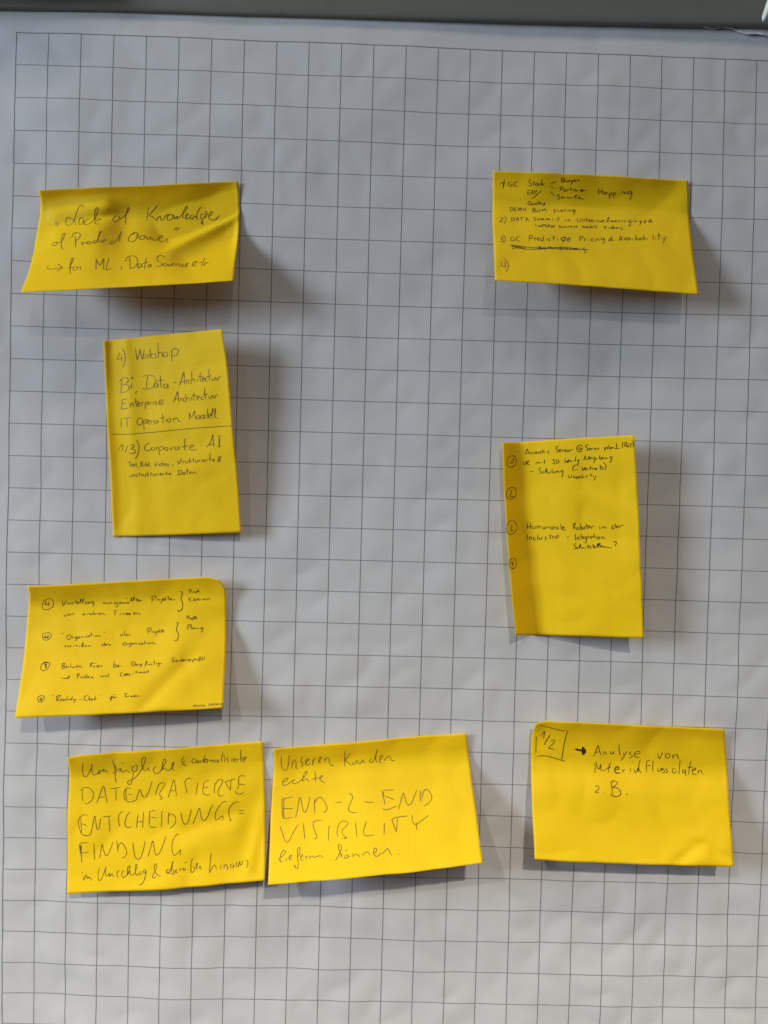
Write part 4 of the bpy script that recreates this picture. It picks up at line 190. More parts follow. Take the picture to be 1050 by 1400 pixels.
INK[4]={
 'a':'''192,208 148,241 136,299 154,359 199,368 241,330 250,272 231,219 187,201;1.3 173,244 168,295 205,290;1.3 198,253 206,320''',
 'b':'''336,235 350,324 371,260 378,239;387,276 398,306 409,285 397,272;417,286 423,308 435,284;448,277 441,288 453,301 443,312;475,239 475,313;458,275 490,270;487,307 506,291 496,278 487,304 502,317;512,309 529,237 520,251 516,302;536,311 554,236 544,253 541,304;570,277 571,311 586,308 590,279;600,284 604,314 617,285 623,311;654,277 634,290 640,317 655,306;656,277 656,343 642,361;768,302 752,315 759,330 774,317 779,332;783,310 792,333 803,312;821,309 811,320 823,330 812,341;838,308 831,325 845,335;882,312 863,325 873,348 888,335 902,314;888,335 904,365 890,393 874,377;917,337 932,328 922,319 914,337 931,349;937,317 942,347 957,326 967,349 976,321;996,323 983,336 1000,349 1006,324 1016,351;975,274 1000,272;1026,329 1044,265 1039,265 1028,322;1029,308 1043,302 1045,327;1050,324 1069,260 1062,260 1053,317;1089,270 1085,328;1074,297 1104,296;1100,322 1119,312 1112,301 1100,322 1120,332;1124,309 1129,332;1129,319 1152,315;1247,263 1245,357;1232,268 1277,258 1287,281 1257,315;1292,318 1297,333;1297,323 1307,312;1317,313 1312,327 1327,328 1322,313;1346,308 1342,359 1333,375;1351,330 1366,317 1357,309 1351,330 1369,339;1376,282 1373,340;1391,308 1376,325 1393,342;1410,270 1409,339;1399,303 1422,299;1425,330 1442,317 1432,309 1425,330 1460,337 1480,330''',
 'c':'''364,450 378,488 397,446;411,454 407,473 425,474 420,451 410,453;435,452 441,471;441,461 455,448 460,466 470,464;1.3 568,460 552,470 560,486 574,475;575,458 582,483;593,462 599,485;598,474 614,461 621,482;642,466 628,477 638,490 651,479;655,426 653,489;667,483 680,470 670,466 668,486 682,490;691,468 697,490;697,480 706,472;717,488 731,474 721,470 717,492 732,495;740,472 746,495;746,484 758,474 766,495 781,493;877,440 878,517;862,445 896,438;868,479 888,477;932,485 931,518;957,487 958,517;957,500 972,490;983,519 992,495 1002,521 1011,500 1022,520 1036,516;987,501 1001,488 1007,512 1019,492 1027,516 1036,505;1063,515 1082,501 1070,491 1063,515 1079,524;1090,496 1096,526;1095,511 1111,501 1122,516 1125,536''',
 'd':'''1.3 1529,223 1549,220 1551,261 1539,333 1554,378 1560,444 1550,487 1531,514 1507,505 1521,500;1.3 1501,679 1516,677 1516,709 1506,767 1507,803 1521,819 1525,863 1526,907 1513,942 1486,937''',
 'e':'''1626,202 1633,261;1616,201 1647,197 1650,219 1634,232;1654,234 1658,249;1659,239 1674,231;1679,229 1673,246 1686,241 1681,229;1694,230 1690,259;1698,245 1710,237 1703,231 1698,248;1712,209 1708,249;1726,196 1718,244 1733,240;1643,320 1618,325 1620,347 1638,345 1618,355 1628,370 1653,369;1662,329 1687,375;1687,331 1658,380;1697,344 1692,387;1697,347 1712,341 1702,362;1717,360 1728,349 1721,343 1717,363 1731,367;1736,347 1741,365;1741,356 1754,347;1761,349 1764,364;1771,360 1782,351 1774,346 1771,364 1788,366;1795,349 1797,363 1805,349 1811,364;1830,345 1817,353 1830,363;1606,587 1610,638;1599,593 1626,588 1621,610 1610,616;1626,625 1634,641;1633,630 1643,619;1651,623 1645,637 1655,637 1653,623;1660,618 1659,661;1670,592 1669,647;1682,596 1681,644 1694,602 1702,646;1619,719 1616,799;1609,725 1643,721 1644,747 1620,760;1653,722 1649,787;1668,767 1656,780 1672,789 1675,767 1679,790;1683,771 1688,790 1701,770;1707,773 1713,793 1727,775;1756,774 1740,785 1752,800 1766,775 1757,833 1743,846''',
 'f':'''208,724 170,736 166,795 191,833 234,822 258,765 238,727 198,721;1.5 205,754 184,796 232,785;1.5 225,755 219,814''',
 'g':'''365,737 370,752;374,738 380,750;439,765 416,785 414,829 439,839 456,803 439,765;465,797 472,827;471,812 480,802;509,800 491,813 502,836 513,815;513,808 508,866 490,857;534,802 520,816 531,836 539,810 543,832;553,804 560,834;559,818 573,805 579,828;597,800 598,822;618,794 608,804 620,817 609,825;635,792 626,810 639,815 642,792 646,813;657,746 658,813;645,789 673,784;684,793 685,815;708,795 699,809 714,813 708,795;723,799 727,818;726,808 737,797 744,818 758,817;781,750 784,765;789,755 792,767;975,803 951,808 954,834 976,825;987,746 983,833;1001,827 1015,814 1005,806 999,832 1015,836;1019,815 1025,837;1025,825 1049,817;1216,741 1223,822;1202,754 1240,736 1251,766 1225,793;1256,795 1262,811;1261,800 1271,789;1281,793 1276,807 1291,806 1286,794;1300,792 1299,850 1287,842;1310,808 1324,794 1316,791 1310,810 1325,818;1333,759 1333,817;1348,789 1334,804 1350,818;1360,757 1358,815;1348,785 1373,781;1366,807 1377,796 1369,792 1366,812 1379,821''',
 'h':'''396,931 411,932 400,954 415,953;420,925 432,956 443,934 454,957 464,929;488,931 493,960;524,929 513,940 525,953 514,962;556,936 544,950 558,966;573,974 583,894 574,916 572,967;576,953 590,943 594,967;606,959 619,946 609,941 609,965 623,970;634,947 638,968;637,956 653,944 661,967;1.3 781,933 769,949 784,960 793,943;796,912 794,963;803,952 817,943 807,935 806,961 819,962;827,940 833,964;832,952 843,941 850,962 866,958;1000,930 982,943 978,967 1002,974 1011,945 995,926;1021,953 1026,976;1026,963 1037,952;1054,938 1038,951 1048,971 1059,949;1061,939 1053,997 1037,999;1078,948 1067,961 1079,972 1086,948 1091,971;1096,949 1101,971;1100,960 1112,951 1118,973;1125,955 1128,974;1146,951 1137,960 1149,971 1138,979;1170,956 1158,969 1169,980 1175,959 1180,980;1193,921 1194,980;1183,954 1206,951;1214,952 1217,974;1235,954 1229,972 1244,974 1238,954;1257,952 1261,978;1261,964 1274,953 1282,977 1311,983''',
 'i':'''255,1181 212,1185 181,1212 181,1264 203,1298 236,1290 260,1240 261,1189 221,1171 189,1190;1.5 209,1207 233,1201 221,1230 237,1246 219,1267''',
 'j':'''391,1206 393,1283;382,1213 415,1201 412,1230 394,1243 419,1253 411,1279 391,1287;429,1265 445,1252 435,1242 430,1268 444,1275;461,1249 453,1267 468,1268;477,1206 478,1272;491,1251 497,1273 511,1267 512,1251;524,1249 530,1273;529,1261 538,1253;550,1222 545,1248 546,1295;536,1259 557,1252;562,1252 568,1276;567,1264 577,1253 583,1274 598,1278;674,1273 689,1215 679,1214 672,1250 684,1281;710,1254 702,1272 719,1276 715,1254;699,1219 732,1219;744,1253 735,1263 747,1273 738,1282;750,1276 764,1262 754,1257 750,1279 765,1284;773,1259 779,1281;778,1269 787,1260 793,1279;908,1196 907,1299;906,1277 926,1256 935,1287 909,1299;947,1288 963,1270 950,1263 947,1292 965,1296;979,1268 983,1291;1105,1220 1084,1233 1090,1285 1109,1286 1116,1236 1101,1220;1131,1259 1121,1273 1133,1288 1139,1264 1144,1286;1149,1265 1154,1286;1175,1263 1161,1276 1176,1288 1181,1263 1180,1307 1168,1310;1215,1303 1235,1231 1226,1230 1219,1288 1215,1310;1242,1268 1248,1291;1247,1279 1256,1270;1261,1270 1265,1292;1283,1262 1274,1271 1286,1282 1277,1293;1306,1215 1307,1293;1294,1258 1318,1253;1328,1261 1331,1283;1353,1256 1342,1267 1354,1276 1356,1256 1352,1314 1341,1316;1363,1260 1368,1279 1380,1261;1347,1153 1349,1159;1492,1195 1491,1275;1471,1201 1507,1194;1479,1235 1503,1233;1520,1238 1512,1252 1525,1259 1529,1242 1519,1237;1537,1240 1541,1261;1540,1249 1549,1240;1566,1238 1556,1249 1567,1260 1573,1243;1576,1210 1573,1261;1581,1256 1594,1245 1586,1239 1581,1259 1594,1263;1599,1243 1604,1261 1613,1241 1619,1259;1624,1239 1629,1259 1638,1241;1649,1242 1636,1252 1646,1262 1653,1245 1647,1290;1666,1240 1661,1251 1671,1261;1681,1239 1678,1292;1681,1242 1700,1236 1696,1257 1678,1263;1706,1241 1711,1262;1711,1250 1720,1241;1728,1239 1722,1254 1734,1258 1731,1239;1739,1269 1756,1212 1747,1218 1742,1291;1754,1245 1757,1263;1770,1252 1763,1261 1778,1256;1775,1209 1772,1261;1792,1208 1789,1266''',
 'k':'''392,1413 419,1430 453,1429 475,1412;454,1388 481,1405 459,1447;557,1367 559,1448;544,1380 571,1368 573,1397 557,1411;584,1413 591,1436;590,1422 599,1414;603,1414 600,1432 616,1433 611,1415;630,1387 629,1439;628,1424 640,1420 643,1440 630,1440;650,1374 649,1439;662,1431 674,1420 666,1413 662,1434 677,1441;686,1442 689,1421 700,1440 707,1423 715,1441 721,1432;789,1414 795,1437 810,1413 814,1437;820,1417 825,1436;825,1426 836,1415 841,1436;855,1417 846,1428 858,1437;865,1379 863,1438;1005,1380 982,1393 986,1430 1008,1432;1023,1407 1016,1424 1032,1431 1033,1412 1021,1407;1041,1427 1048,1409 1057,1429 1065,1410 1074,1428 1084,1423;1026,1411 1033,1393 1041,1411 1050,1394 1060,1413;1072,1390 1075,1411;1101,1398 1107,1408 1116,1406;1137,1362 1138,1406;1120,1385 1153,1382;1163,1404 1167,1383 1176,1402 1182,1382 1191,1400 1201,1383;1211,1397 1222,1385 1215,1381 1211,1402 1225,1403;1229,1383 1233,1401;1232,1392 1243,1381 1249,1402;1256,1357 1252,1408;1243,1375 1263,1371''',
 'l':'''233,1674 200,1694 202,1746 228,1777 258,1743 258,1691 223,1669;1.5 229,1704 220,1740 241,1734;1.5 238,1704 236,1763''',
 'm':'''336,1667 347,1683;385,1693 387,1774;372,1707 408,1680 417,1703 388,1730 415,1776;424,1762 437,1748 427,1740 424,1767 439,1774;452,1742 442,1759 454,1772 458,1745 463,1767;477,1744 466,1758 479,1768;485,1700 483,1771;496,1745 499,1769;507,1749 511,1770;510,1758 518,1747 526,1768;532,1704 529,1770;521,1744 544,1734;545,1752 551,1772 564,1750 562,1794 549,1805;1.2 602,1761 625,1758;683,1708 655,1713 651,1757 669,1780 688,1774;697,1716 694,1784;694,1760 705,1754 709,1783;716,1776 729,1763 720,1758 716,1779 731,1786;743,1761 734,1772 745,1786;756,1713 752,1787;766,1754 751,1772 776,1759;800,1709 802,1698;813,1710 814,1702;910,1806 924,1726 917,1726 911,1776 911,1809;893,1760 921,1755;931,1741 937,1764 946,1742 950,1762;932,1708 951,1706;956,1743 959,1762;958,1751 967,1743;1058,1692 1058,1766;1035,1698 1077,1694;1046,1728 1065,1727;1065,1730 1068,1752;1079,1731 1083,1751;1083,1740 1093,1729;1106,1752 1110,1730 1119,1748 1125,1730 1134,1750;1141,1744 1154,1734 1145,1728 1141,1747 1155,1753;1161,1734 1166,1752;1165,1743 1176,1732 1184,1756''',
 'n':'''1712,1962 1713,1927 1723,1946 1733,1925 1737,1962;1744,1960 1752,1934 1762,1959;1770,1958 1771,1933 1784,1955 1785,1934;1792,1935 1795,1956 1805,1957 1806,1934;1814,1937 1815,1958 1824,1956;1823,1938 1824,1956 1833,1954;1867,1923 1858,1937 1865,1957 1877,1949 1873,1924;1881,1925 1891,1955 1899,1922;1909,1927 1908,1956 1919,1954;1909,1927 1920,1925;1908,1942 1919,1940;1928,1929 1929,1954;1928,1929 1939,1934 1930,1944 1943,1955;1958,1928 1948,1926 1949,1953 1958,1950;1975,1928 1964,1939 1973,1952;1982,1926 1983,1952;2040,2040 1983,1940 2040,1947''',
}

# ------------------------------------------------------------ camera, light
cam_d = bpy.data.cameras.new('camera'); cam = bpy.data.objects.new('camera', cam_d); COL.objects.link(cam)
cam_d.sensor_fit = 'HORIZONTAL'; cam_d.sensor_width = 36.0; cam_d.lens = 36.0
cam_d.clip_start = 0.01; cam_d.clip_end = 60
m3 = Matrix(CAM_ROT); cam.matrix_world = Matrix.Translation(CAM_LOC) @ m3.to_4x4()
scene.camera = cam

world = bpy.data.worlds.new('World'); scene.world = world; world.use_nodes = True
bg = world.node_tree.nodes['Background']
bg.inputs[0].default_value = (0.86, 0.92, 1.0, 1); bg.inputs[1].default_value = 0.050

def aim(o, target):
    o.rotation_euler = (Vector(target) - o.location).to_track_quat('-Z', 'Y').to_euler()

# three round ceiling downlights in a row, 2.4 m in front of the board
for x, e in ((-1.3, 560.), (0.42, 560.), (2.25, 620.)):
    d = bpy.data.lights.new('ceiling_lamp', 'SPOT'); o = bpy.data.objects.new('ceiling_lamp', d); COL.objects.link(o)
    o.location = (x, -2.4, ZC + 1.63)
    d.energy = e; d.color = (1.0, 0.88, 0.71); d.shadow_soft_size = 0.045
    d.spot_size = math.radians(125); d.spot_blend = 0.9
# soft fill added above the board to brighten the curled notes, no known lamp
d = bpy.data.lights.new('added_overhead_fill', 'AREA'); o = bpy.data.objects.new('added_overhead_fill', d); COL.objects.link(o)
d.shape = 'RECTANGLE'; d.size = 3.2; d.size_y = 0.35; d.energy = 10; d.color = (1.0, 0.86, 0.68)
o.location = (0.1, -0.78, ZC + 1.72); aim(o, (0.1, -0.2, ZC - 0.5))
# the window to the left
d = bpy.data.lights.new('window_light', 'AREA'); o = bpy.data.objects.new('window_light', d); COL.objects.link(o)
d.shape = 'RECTANGLE'; d.size = 0.75; d.size_y = 1.0; d.energy = 64; d.color = (0.79, 0.885, 1.0)
o.location = (-2.6, -1.3, ZC + 0.60); o.rotation_euler = (math.radians(90), 0, math.radians(-90))

scene.view_settings.view_transform = 'Standard'; scene.view_settings.look = 'None'
scene.view_settings.exposure = 0.40; scene.view_settings.gamma = 1; scene.view_settings.use_curve_mapping = False

# ------------------------------------------------------------ materials
def mat(name):
    m = bpy.data.materials.new(name); m.use_nodes = True
    return m, m.node_tree.nodes, m.node_tree.links, m.node_tree.nodes['Principled BSDF']

def math_node(n, l, op, a, b=None, c=None):
    q = n.new('ShaderNodeMath'); q.operation = op
    for i, v in enumerate((a, b, c)):
        if v is None: continue
        if isinstance(v, (int, float)): q.inputs[i].default_value = v
        else: l.new(v, q.inputs[i])
    return q.outputs[0]

def page_material():
    m, n, l, b = mat('squared_paper')
    uv = n.new('ShaderNodeUVMap'); uv.uv_map = 'squares'
    sep = n.new('ShaderNodeSeparateXYZ'); l.new(uv.outputs[0], sep.inputs[0])
    u, v = sep.outputs[0], sep.outputs[1]
    def line(x, half, soft):
        f = math_node(n, l, 'FRACT', math_node(n, l, 'ADD', x, 0.5))
        dd = math_node(n, l, 'ABSOLUTE', math_node(n, l, 'SUBTRACT', f, 0.5))
        mr = n.new('ShaderNodeMapRange'); mr.inputs[1].default_value = half + soft; mr.inputs[2].default_value = half - soft
        mr.inputs[3].default_value = 0; mr.inputs[4].default_value = 1; l.new(dd, mr.inputs[0])
        return mr.outputs[0]
    def edge(x, half):         # the heavier border line at 0
        dd = math_node(n, l, 'ABSOLUTE', x)
        return math_node(n, l, 'LESS_THAN', dd, half)
    inside = math_node(n, l, 'MULTIPLY', math_node(n, l, 'GREATER_THAN', u, -0.014), math_node(n, l, 'GREATER_THAN', v, -0.014))
    pn = n.new('ShaderNodeTexNoise'); pn.inputs['Scale'].default_value = 55; pn.inputs['Detail'].default_value = 3
    l.new(uv.outputs[0], pn.inputs['Vector'])
    wear = n.new('ShaderNodeMapRange'); wear.inputs[1].default_value = .3; wear.inputs[2].default_value = .7; wear.inputs[3].default_value = .52; wear.inputs[4].default_value = .98
    l.new(pn.outputs[0], wear.inputs[0])
    ver = math_node(n, l, 'MULTIPLY', line(u, 0.0150, 0.004), 0.98)
    hor = math_node(n, l, 'MULTIPLY', line(v, 0.0128, 0.004), 0.90)
    lines = math_node(n, l, 'MAXIMUM', math_node(n, l, 'MAXIMUM', ver, hor), math_node(n, l, 'MAXIMUM', edge(u, .021), edge(v, .017)))
    lines = math_node(n, l, 'MULTIPLY', math_node(n, l, 'MULTIPLY', lines, inside), wear.outputs[0])
    # faint uneven tone of cheap paper
    t = n.new('ShaderNodeTexNoise'); t.inputs['Scale'].default_value = 1.1; t.inputs['Detail'].default_value = 5; t.inputs['Roughness'].default_value = .6
    l.new(uv.outputs[0], t.inputs['Vector'])
    tone = n.new('ShaderNodeMix'); tone.data_type = 'RGBA'
    tone.inputs[6].default_value = (.47, .483, .505, 1); tone.inputs[7].default_value = (.525, .538, .562, 1)
    l.new(t.outputs[0], tone.inputs[0])
    mix = n.new('ShaderNodeMix'); mix.data_type = 'RGBA'
    l.new(lines, mix.inputs[0]); l.new(tone.outputs[2], mix.inputs[6]); mix.inputs[7].default_value = (.048, .053, .062, 1)
    l.new(mix.outputs[2], b.inputs['Base Color'])
    b.inputs['Roughness'].default_value = .62; b.inputs['Specular IOR Level'].default_value = .25
    # fibres and slight cockling
    f1 = n.new('ShaderNodeTexNoise'); f1.inputs['Scale'].default_value = 40; f1.inputs['Detail'].default_value = 4
    l.new(uv.outputs[0], f1.inputs['Vector'])
    bp = n.new('ShaderNodeBump'); bp.inputs['Strength'].default_value = .10; bp.inputs['Distance'].default_value = .0006
    l.new(f1.outputs[0], bp.inputs['Height']); l.new(bp.outputs[0], b.inputs['Normal'])
    return m

def note_material():
    m, n, l, b = mat('yellow_note_paper')
    tc = n.new('ShaderNodeTexCoord')
    t = n.new('ShaderNodeTexNoise'); t.inputs['Scale'].default_value = 55; t.inputs['Detail'].default_value = 4
    l.new(tc.outputs['Object'], t.inputs['Vector'])
    mix = n.new('ShaderNodeMix'); mix.data_type = 'RGBA'
    mix.inputs[6].default_value = (.95, .685, .007, 1); mix.inputs[7].default_value = (.97, .725, .009, 1)
    l.new(t.outputs[0], mix.inputs[0]); l.new(mix.outputs[2], b.inputs['Base Color'])
    b.inputs['Roughness'].default_value = .6; b.inputs['Specular IOR Level'].default_value = .22
    f = n.new('ShaderNodeTexNoise'); f.inputs['Scale'].default_value = 1500; f.inputs['Detail'].default_value = 3
    l.new(tc.outputs['Object'], f.inputs['Vector'])
    bp = n.new('ShaderNodeBump'); bp.inputs['Strength'].default_value = .12; bp.inputs['Distance'].default_value = .0003
    l.new(f.outputs[0], bp.inputs['Height']); l.new(bp.outputs[0], b.inputs['Normal'])
    tr = n.new('ShaderNodeBsdfTranslucent'); tr.inputs[0].default_value = (.92, .52, .02, 1)
    ms = n.new('ShaderNodeMixShader'); ms.inputs[0].default_value = .28
    l.new(b.outputs[0], ms.inputs[1]); l.new(tr.outputs[0], ms.inputs[2])
    l.new(ms.outputs[0], n['Material Output'].inputs[0])
    return m

def plain(name, c, r=.5, spec=.3, metal=0., bump=0., scale=200.):
    m, n, l, b = mat(name)
    tc = n.new('ShaderNodeTexCoord')
    t = n.new('ShaderNodeTexNoise'); t.inputs['Scale'].default_value = scale; t.inputs['Detail'].default_value = 4
    l.new(tc.outputs['Object'], t.inputs['Vector'])
    mix = n.new('ShaderNodeMix'); mix.data_type = 'RGBA'
    mix.inputs[6].default_value = (*[x * .9 for x in c], 1); mix.inputs[7].default_value = (*[min(1, x * 1.1) for x in c], 1)
    l.new(t.outputs[0], mix.inputs[0]); l.new(mix.outputs[2], b.inputs['Base Color'])
    b.inputs['Roughness'].default_value = r; b.inputs['Specular IOR Level'].default_value = spec; b.inputs['Metallic'].default_value = metal
    if bump:
        bp = n.new('ShaderNodeBump'); bp.inputs['Strength'].default_value = bump; bp.inputs['Distance'].default_value = .0005
        l.new(t.outputs[0], bp.inputs['Height']); l.new(bp.outputs[0], b.inputs['Normal'])
    return m

M_PAGE = page_material()
M_NOTE = note_material()
M_INK = plain('black_ballpoint_ink', (.032, .021, .009), .45, .3, scale=900)
M_PENCIL = plain('grey_fineliner_ink', (.13, .092, .02), .5, .3, scale=900)
M_FAINT = plain('faint_pencil', (.15, .11, .02), .5, .3, scale=900)
M_BAR = plain('grey_painted_metal', (.15, .157, .135), .55, .3, bump=.05, scale=60)
M_BOARD = plain('white_board_enamel', (.75, .76, .76), .3, .5)
M_TORN = plain('torn_paper', (.72, .73, .75), .8, .1, bump=.3, scale=400)
M_PEG = plain('pale_plastic', (.66, .70, .66), .4, .4)

# ------------------------------------------------------------ helpers
def mesh_obj(name, verts, faces, m, parent=None, origin=(0, 0, 0), smooth=True):
    me = bpy.data.meshes.new(name); o3 = Vector(origin)
    me.from_pydata([tuple(Vector(v) - o3) for v in verts], [], faces); me.update()
    if smooth:
        for p in me.polygons: p.use_smooth = True
    me.materials.append(m)
    o = bpy.data.objects.new(name, me); COL.objects.link(o)
    if parent: o.parent = parent
    else: o.location = o3
    return o

def thing(name, label, cat, loc, group=None):
    o = bpy.data.objects.new(name, None); COL.objects.link(o); o.location = loc
    o.empty_display_size = .02
    o['label'] = label; o['category'] = cat
    if group: o['group'] = group
    return o

# ------------------------------------------------------------ the sheet
def bulge(x, z):               # how far the hanging paper stands towards the viewer, in metres
    X = max(-.33, min(.33, x)) / .3; Z = max(-.42, min(.40, z)) / .375
    return sum(c * X ** i * Z ** j for i, j, c in BULGE) * .01

def cockle(x, z):              # shallow waves and dents of handled paper
    p = Vector((x, z, 0))
    h = noise.noise(p * 9 + Vector((3, 7, 1))) * .0014
    h += noise.noise(p * 21 + Vector((13, 2, 5))) * .00105
    h += abs(noise.noise(p * 33 + Vector((1, 22, 8)))) * .00115
    h += noise.noise(Vector((x * 60, z * 34, 4))) * .00008
    h *= 1 + .5 * min(1, max(0, (.1 - z) / .3))
    fade = min(1, max(0, (.41 - z) / .05))
    return (h - .0003) * fade

stand = thing('flipchart_board', 'white flipchart board with a dark grey clamp bar along the top edge of the paper', 'flipchart', (0, .02, ZC))
pad = thing('paper_pad', 'white flipchart paper with a blue grey square grid, clamped under the dark bar', 'paper pad', (0, 0, ZC + .40))

X0, X1, Z0, Z1 = -.335, .345, -.56, .4155
nx, nz = 220, 316
vs, fs, uvs = [], [], []
for j in range(nz + 1):
    z = Z0 + (Z1 - Z0) * j / nz
    for i in range(nx + 1):
        x = X0 + (X1 - X0) * i / nx
        vs.append((x, -bulge(x, z) - cockle(x, z), ZC + z)); uvs.append((x / .025 + 12, 15 - z / .025))
for j in range(nz):
    for i in range(nx):
        a = j * (nx + 1) + i; fs.append((a, a + 1, a + nx + 2, a + nx + 1))
page = mesh_obj('page', vs, fs, M_PAGE, pad, (0, 0, ZC + .40))
ul = page.data.uv_layers.new(name='squares')
for lp in page.data.loops: ul.data[lp.index].uv = uvs[lp.vertex_index]
# the pages underneath
vs, fs = [], []
for z in (Z0, Z1):
    for x in (X0 + .002, X1 - .002):
        for y in (.0155, .0195): vs.append((x, y, ZC + z))
fs = [(0, 1, 3, 2), (4, 6, 7, 5), (0, 2, 6, 4), (1, 5, 7, 3), (0, 4, 5, 1), (2, 3, 7, 6)]
mesh_obj('page_stack', vs, fs, M_TORN, pad, (0, 0, ZC + .40), False)

# ------------------------------------------------------------ board and clamp bar
def box(name, lo, hi, m, parent, origin, bev=0.0):
    vs = [(x, y, z) for z in (lo[2], hi[2]) for y in (lo[1], hi[1]) for x in (lo[0], hi[0])]
    fs = [(0, 2, 3, 1), (4, 5, 7, 6), (0, 1, 5, 4), (2, 6, 7, 3), (0, 4, 6, 2), (1, 3, 7, 5)]
    o = mesh_obj(name, vs, fs, m, parent, origin, False)
    if bev:
        b = o.modifiers.new('bevel', 'BEVEL'); b.width = bev; b.segments = 3
    return o
SO = (0, .02, ZC)
box('board', (-.36, .020, ZC - .62), (.37, .038, ZC + .50), M_BOARD, stand, SO, .003)
# clamp bar: a bent sheet-metal profile; its sloping underside faces the viewer
prof = [(.012, -.0005), (-.0040, -.0015), (-.0050, .0008), (-.0060, .0050), (-.0074, .0105), (-.0190, .050), (-.022, .062), (-.022, .100), (-.017, .106), (.016, .108)]
vs, fs = [], []
nb = 24
for k in range(nb + 1):
    x = -.40 + .82 * k / nb
    zb = .3961 + .0096 * x + .0022 * (x / .3) ** 2 * (1 if x > 0 else .1) - .0006
    for (py, pz) in prof: vs.append((x, py - .002, ZC + zb + pz))
L = len(prof)
for k in range(nb):
    for i in range(L):
        a = k * L + i; b2 = k * L + (i + 1) % L
        fs.append((a, b2, b2 + L, a + L))
fs.append(tuple(range(L - 1, -1, -1))); fs.append(tuple(nb * L + i for i in range(L)))
bar = mesh_obj('clamp_bar', vs, fs, M_BAR, stand, SO, True)
bv = bar.modifiers.new('bevel', 'BEVEL'); bv.width = .0012; bv.segments = 3; bv.limit_method = 'ANGLE'; bv.angle_limit = math.radians(25)

# pale peg hanging on the bar at the right, tip pointing down
def peg(tip, top, r0, r1):
    tip = Vector(tip); top = Vector(top); ax = (top - tip); L = ax.length; ax.normalize()
    u = ax.cross(Vector((0, 1, 0))).normalized(); w = ax.cross(u)
    vs, fs = [], []; ns, nr = 20, 14
    for i in range(nr + 1):
        t = i / nr; r = r0 + (r1 - r0) * (t ** .75); c = tip + ax * (L * t)
        if i == 0: r = r0 * .25
        for k in range(ns):
            a = 2 * math.pi * k / ns; vs.append(tuple(c + u * (r * math.cos(a)) + w * (r * math.sin(a))))
    for i in range(nr):
        for k in range(ns):
            a = i * ns + k; b = i * ns + (k + 1) % ns; fs.append((a, b, b + ns, a + ns))
    fs.append(tuple(range(ns - 1, -1, -1))); fs.append(tuple(nr * ns + k for k in range(ns)))
    return mesh_obj('hanging_peg', vs, fs, M_PEG, stand, SO)
peg((.2659, -.0255, ZC + .3893), (.2817, -.0255, ZC + .4254), .0012, .0062)
# end clamp of the bar, just above the upper left corner of the view
box('end_clamp', (-.40, -.034, ZC + .3965), (-.252, -.014, ZC + .475), M_BAR, stand, SO, .003)

# torn remains of the last page along the bar, at the right
random.seed(5)
def torn(name, x0, x1, zt, drop, seed):
    random.seed(seed); n = 46; vs, fs = [], []
    for i in range(n + 1):
        t = i / n; x = x0 + (x1 - x0) * t
        env = drop(t); z = zt + .0096 * x - max(.0006, env * (1 + .35 * noise.noise(Vector((x * 420, seed, 0))) + .3 * noise.noise(Vector((x * 1300, seed, 3)))))
        y = -bulge(x, .395) - .0012
        curl = .0016 * (1 + noise.noise(Vector((x * 160, seed, 9))))
        vs += [(x, y, ZC + zt + .0096 * x + .006), (x, y - .0003, ZC + (z + zt + .0096 * x) / 2), (x, y - curl, ZC + z)]
    for i in range(n):
        for k in (0, 1):
            a = i * 3 + k; fs.append((a, a + 1, a + 4, a + 3))
    o = mesh_obj(name, vs, fs, M_TORN, pad, (0, 0, ZC + .40))
    s = o.modifiers.new('thickness', 'SOLIDIFY'); s.thickness = .00025
    return o
torn('torn_edge', .222, .330, .3968, lambda t: .0008 + .0012 * math.exp(-((t - .14) / .05) ** 2) + .0022 * math.exp(-((t - .38) / .08) ** 2) + .0075 * min(1, max(0, (t - .30) / .35)), 4)

# ------------------------------------------------------------ sticky notes
def cr(p0, p1, p2, p3, u):
    return p1 + (p2 - p0) * (.5 * u) + (p0 * 2 - p1 * 5 + p2 * 4 - p3) * (.5 * u * u) + (p1 * 3 - p0 - p2 * 3 + p3) * (.5 * u * u * u)

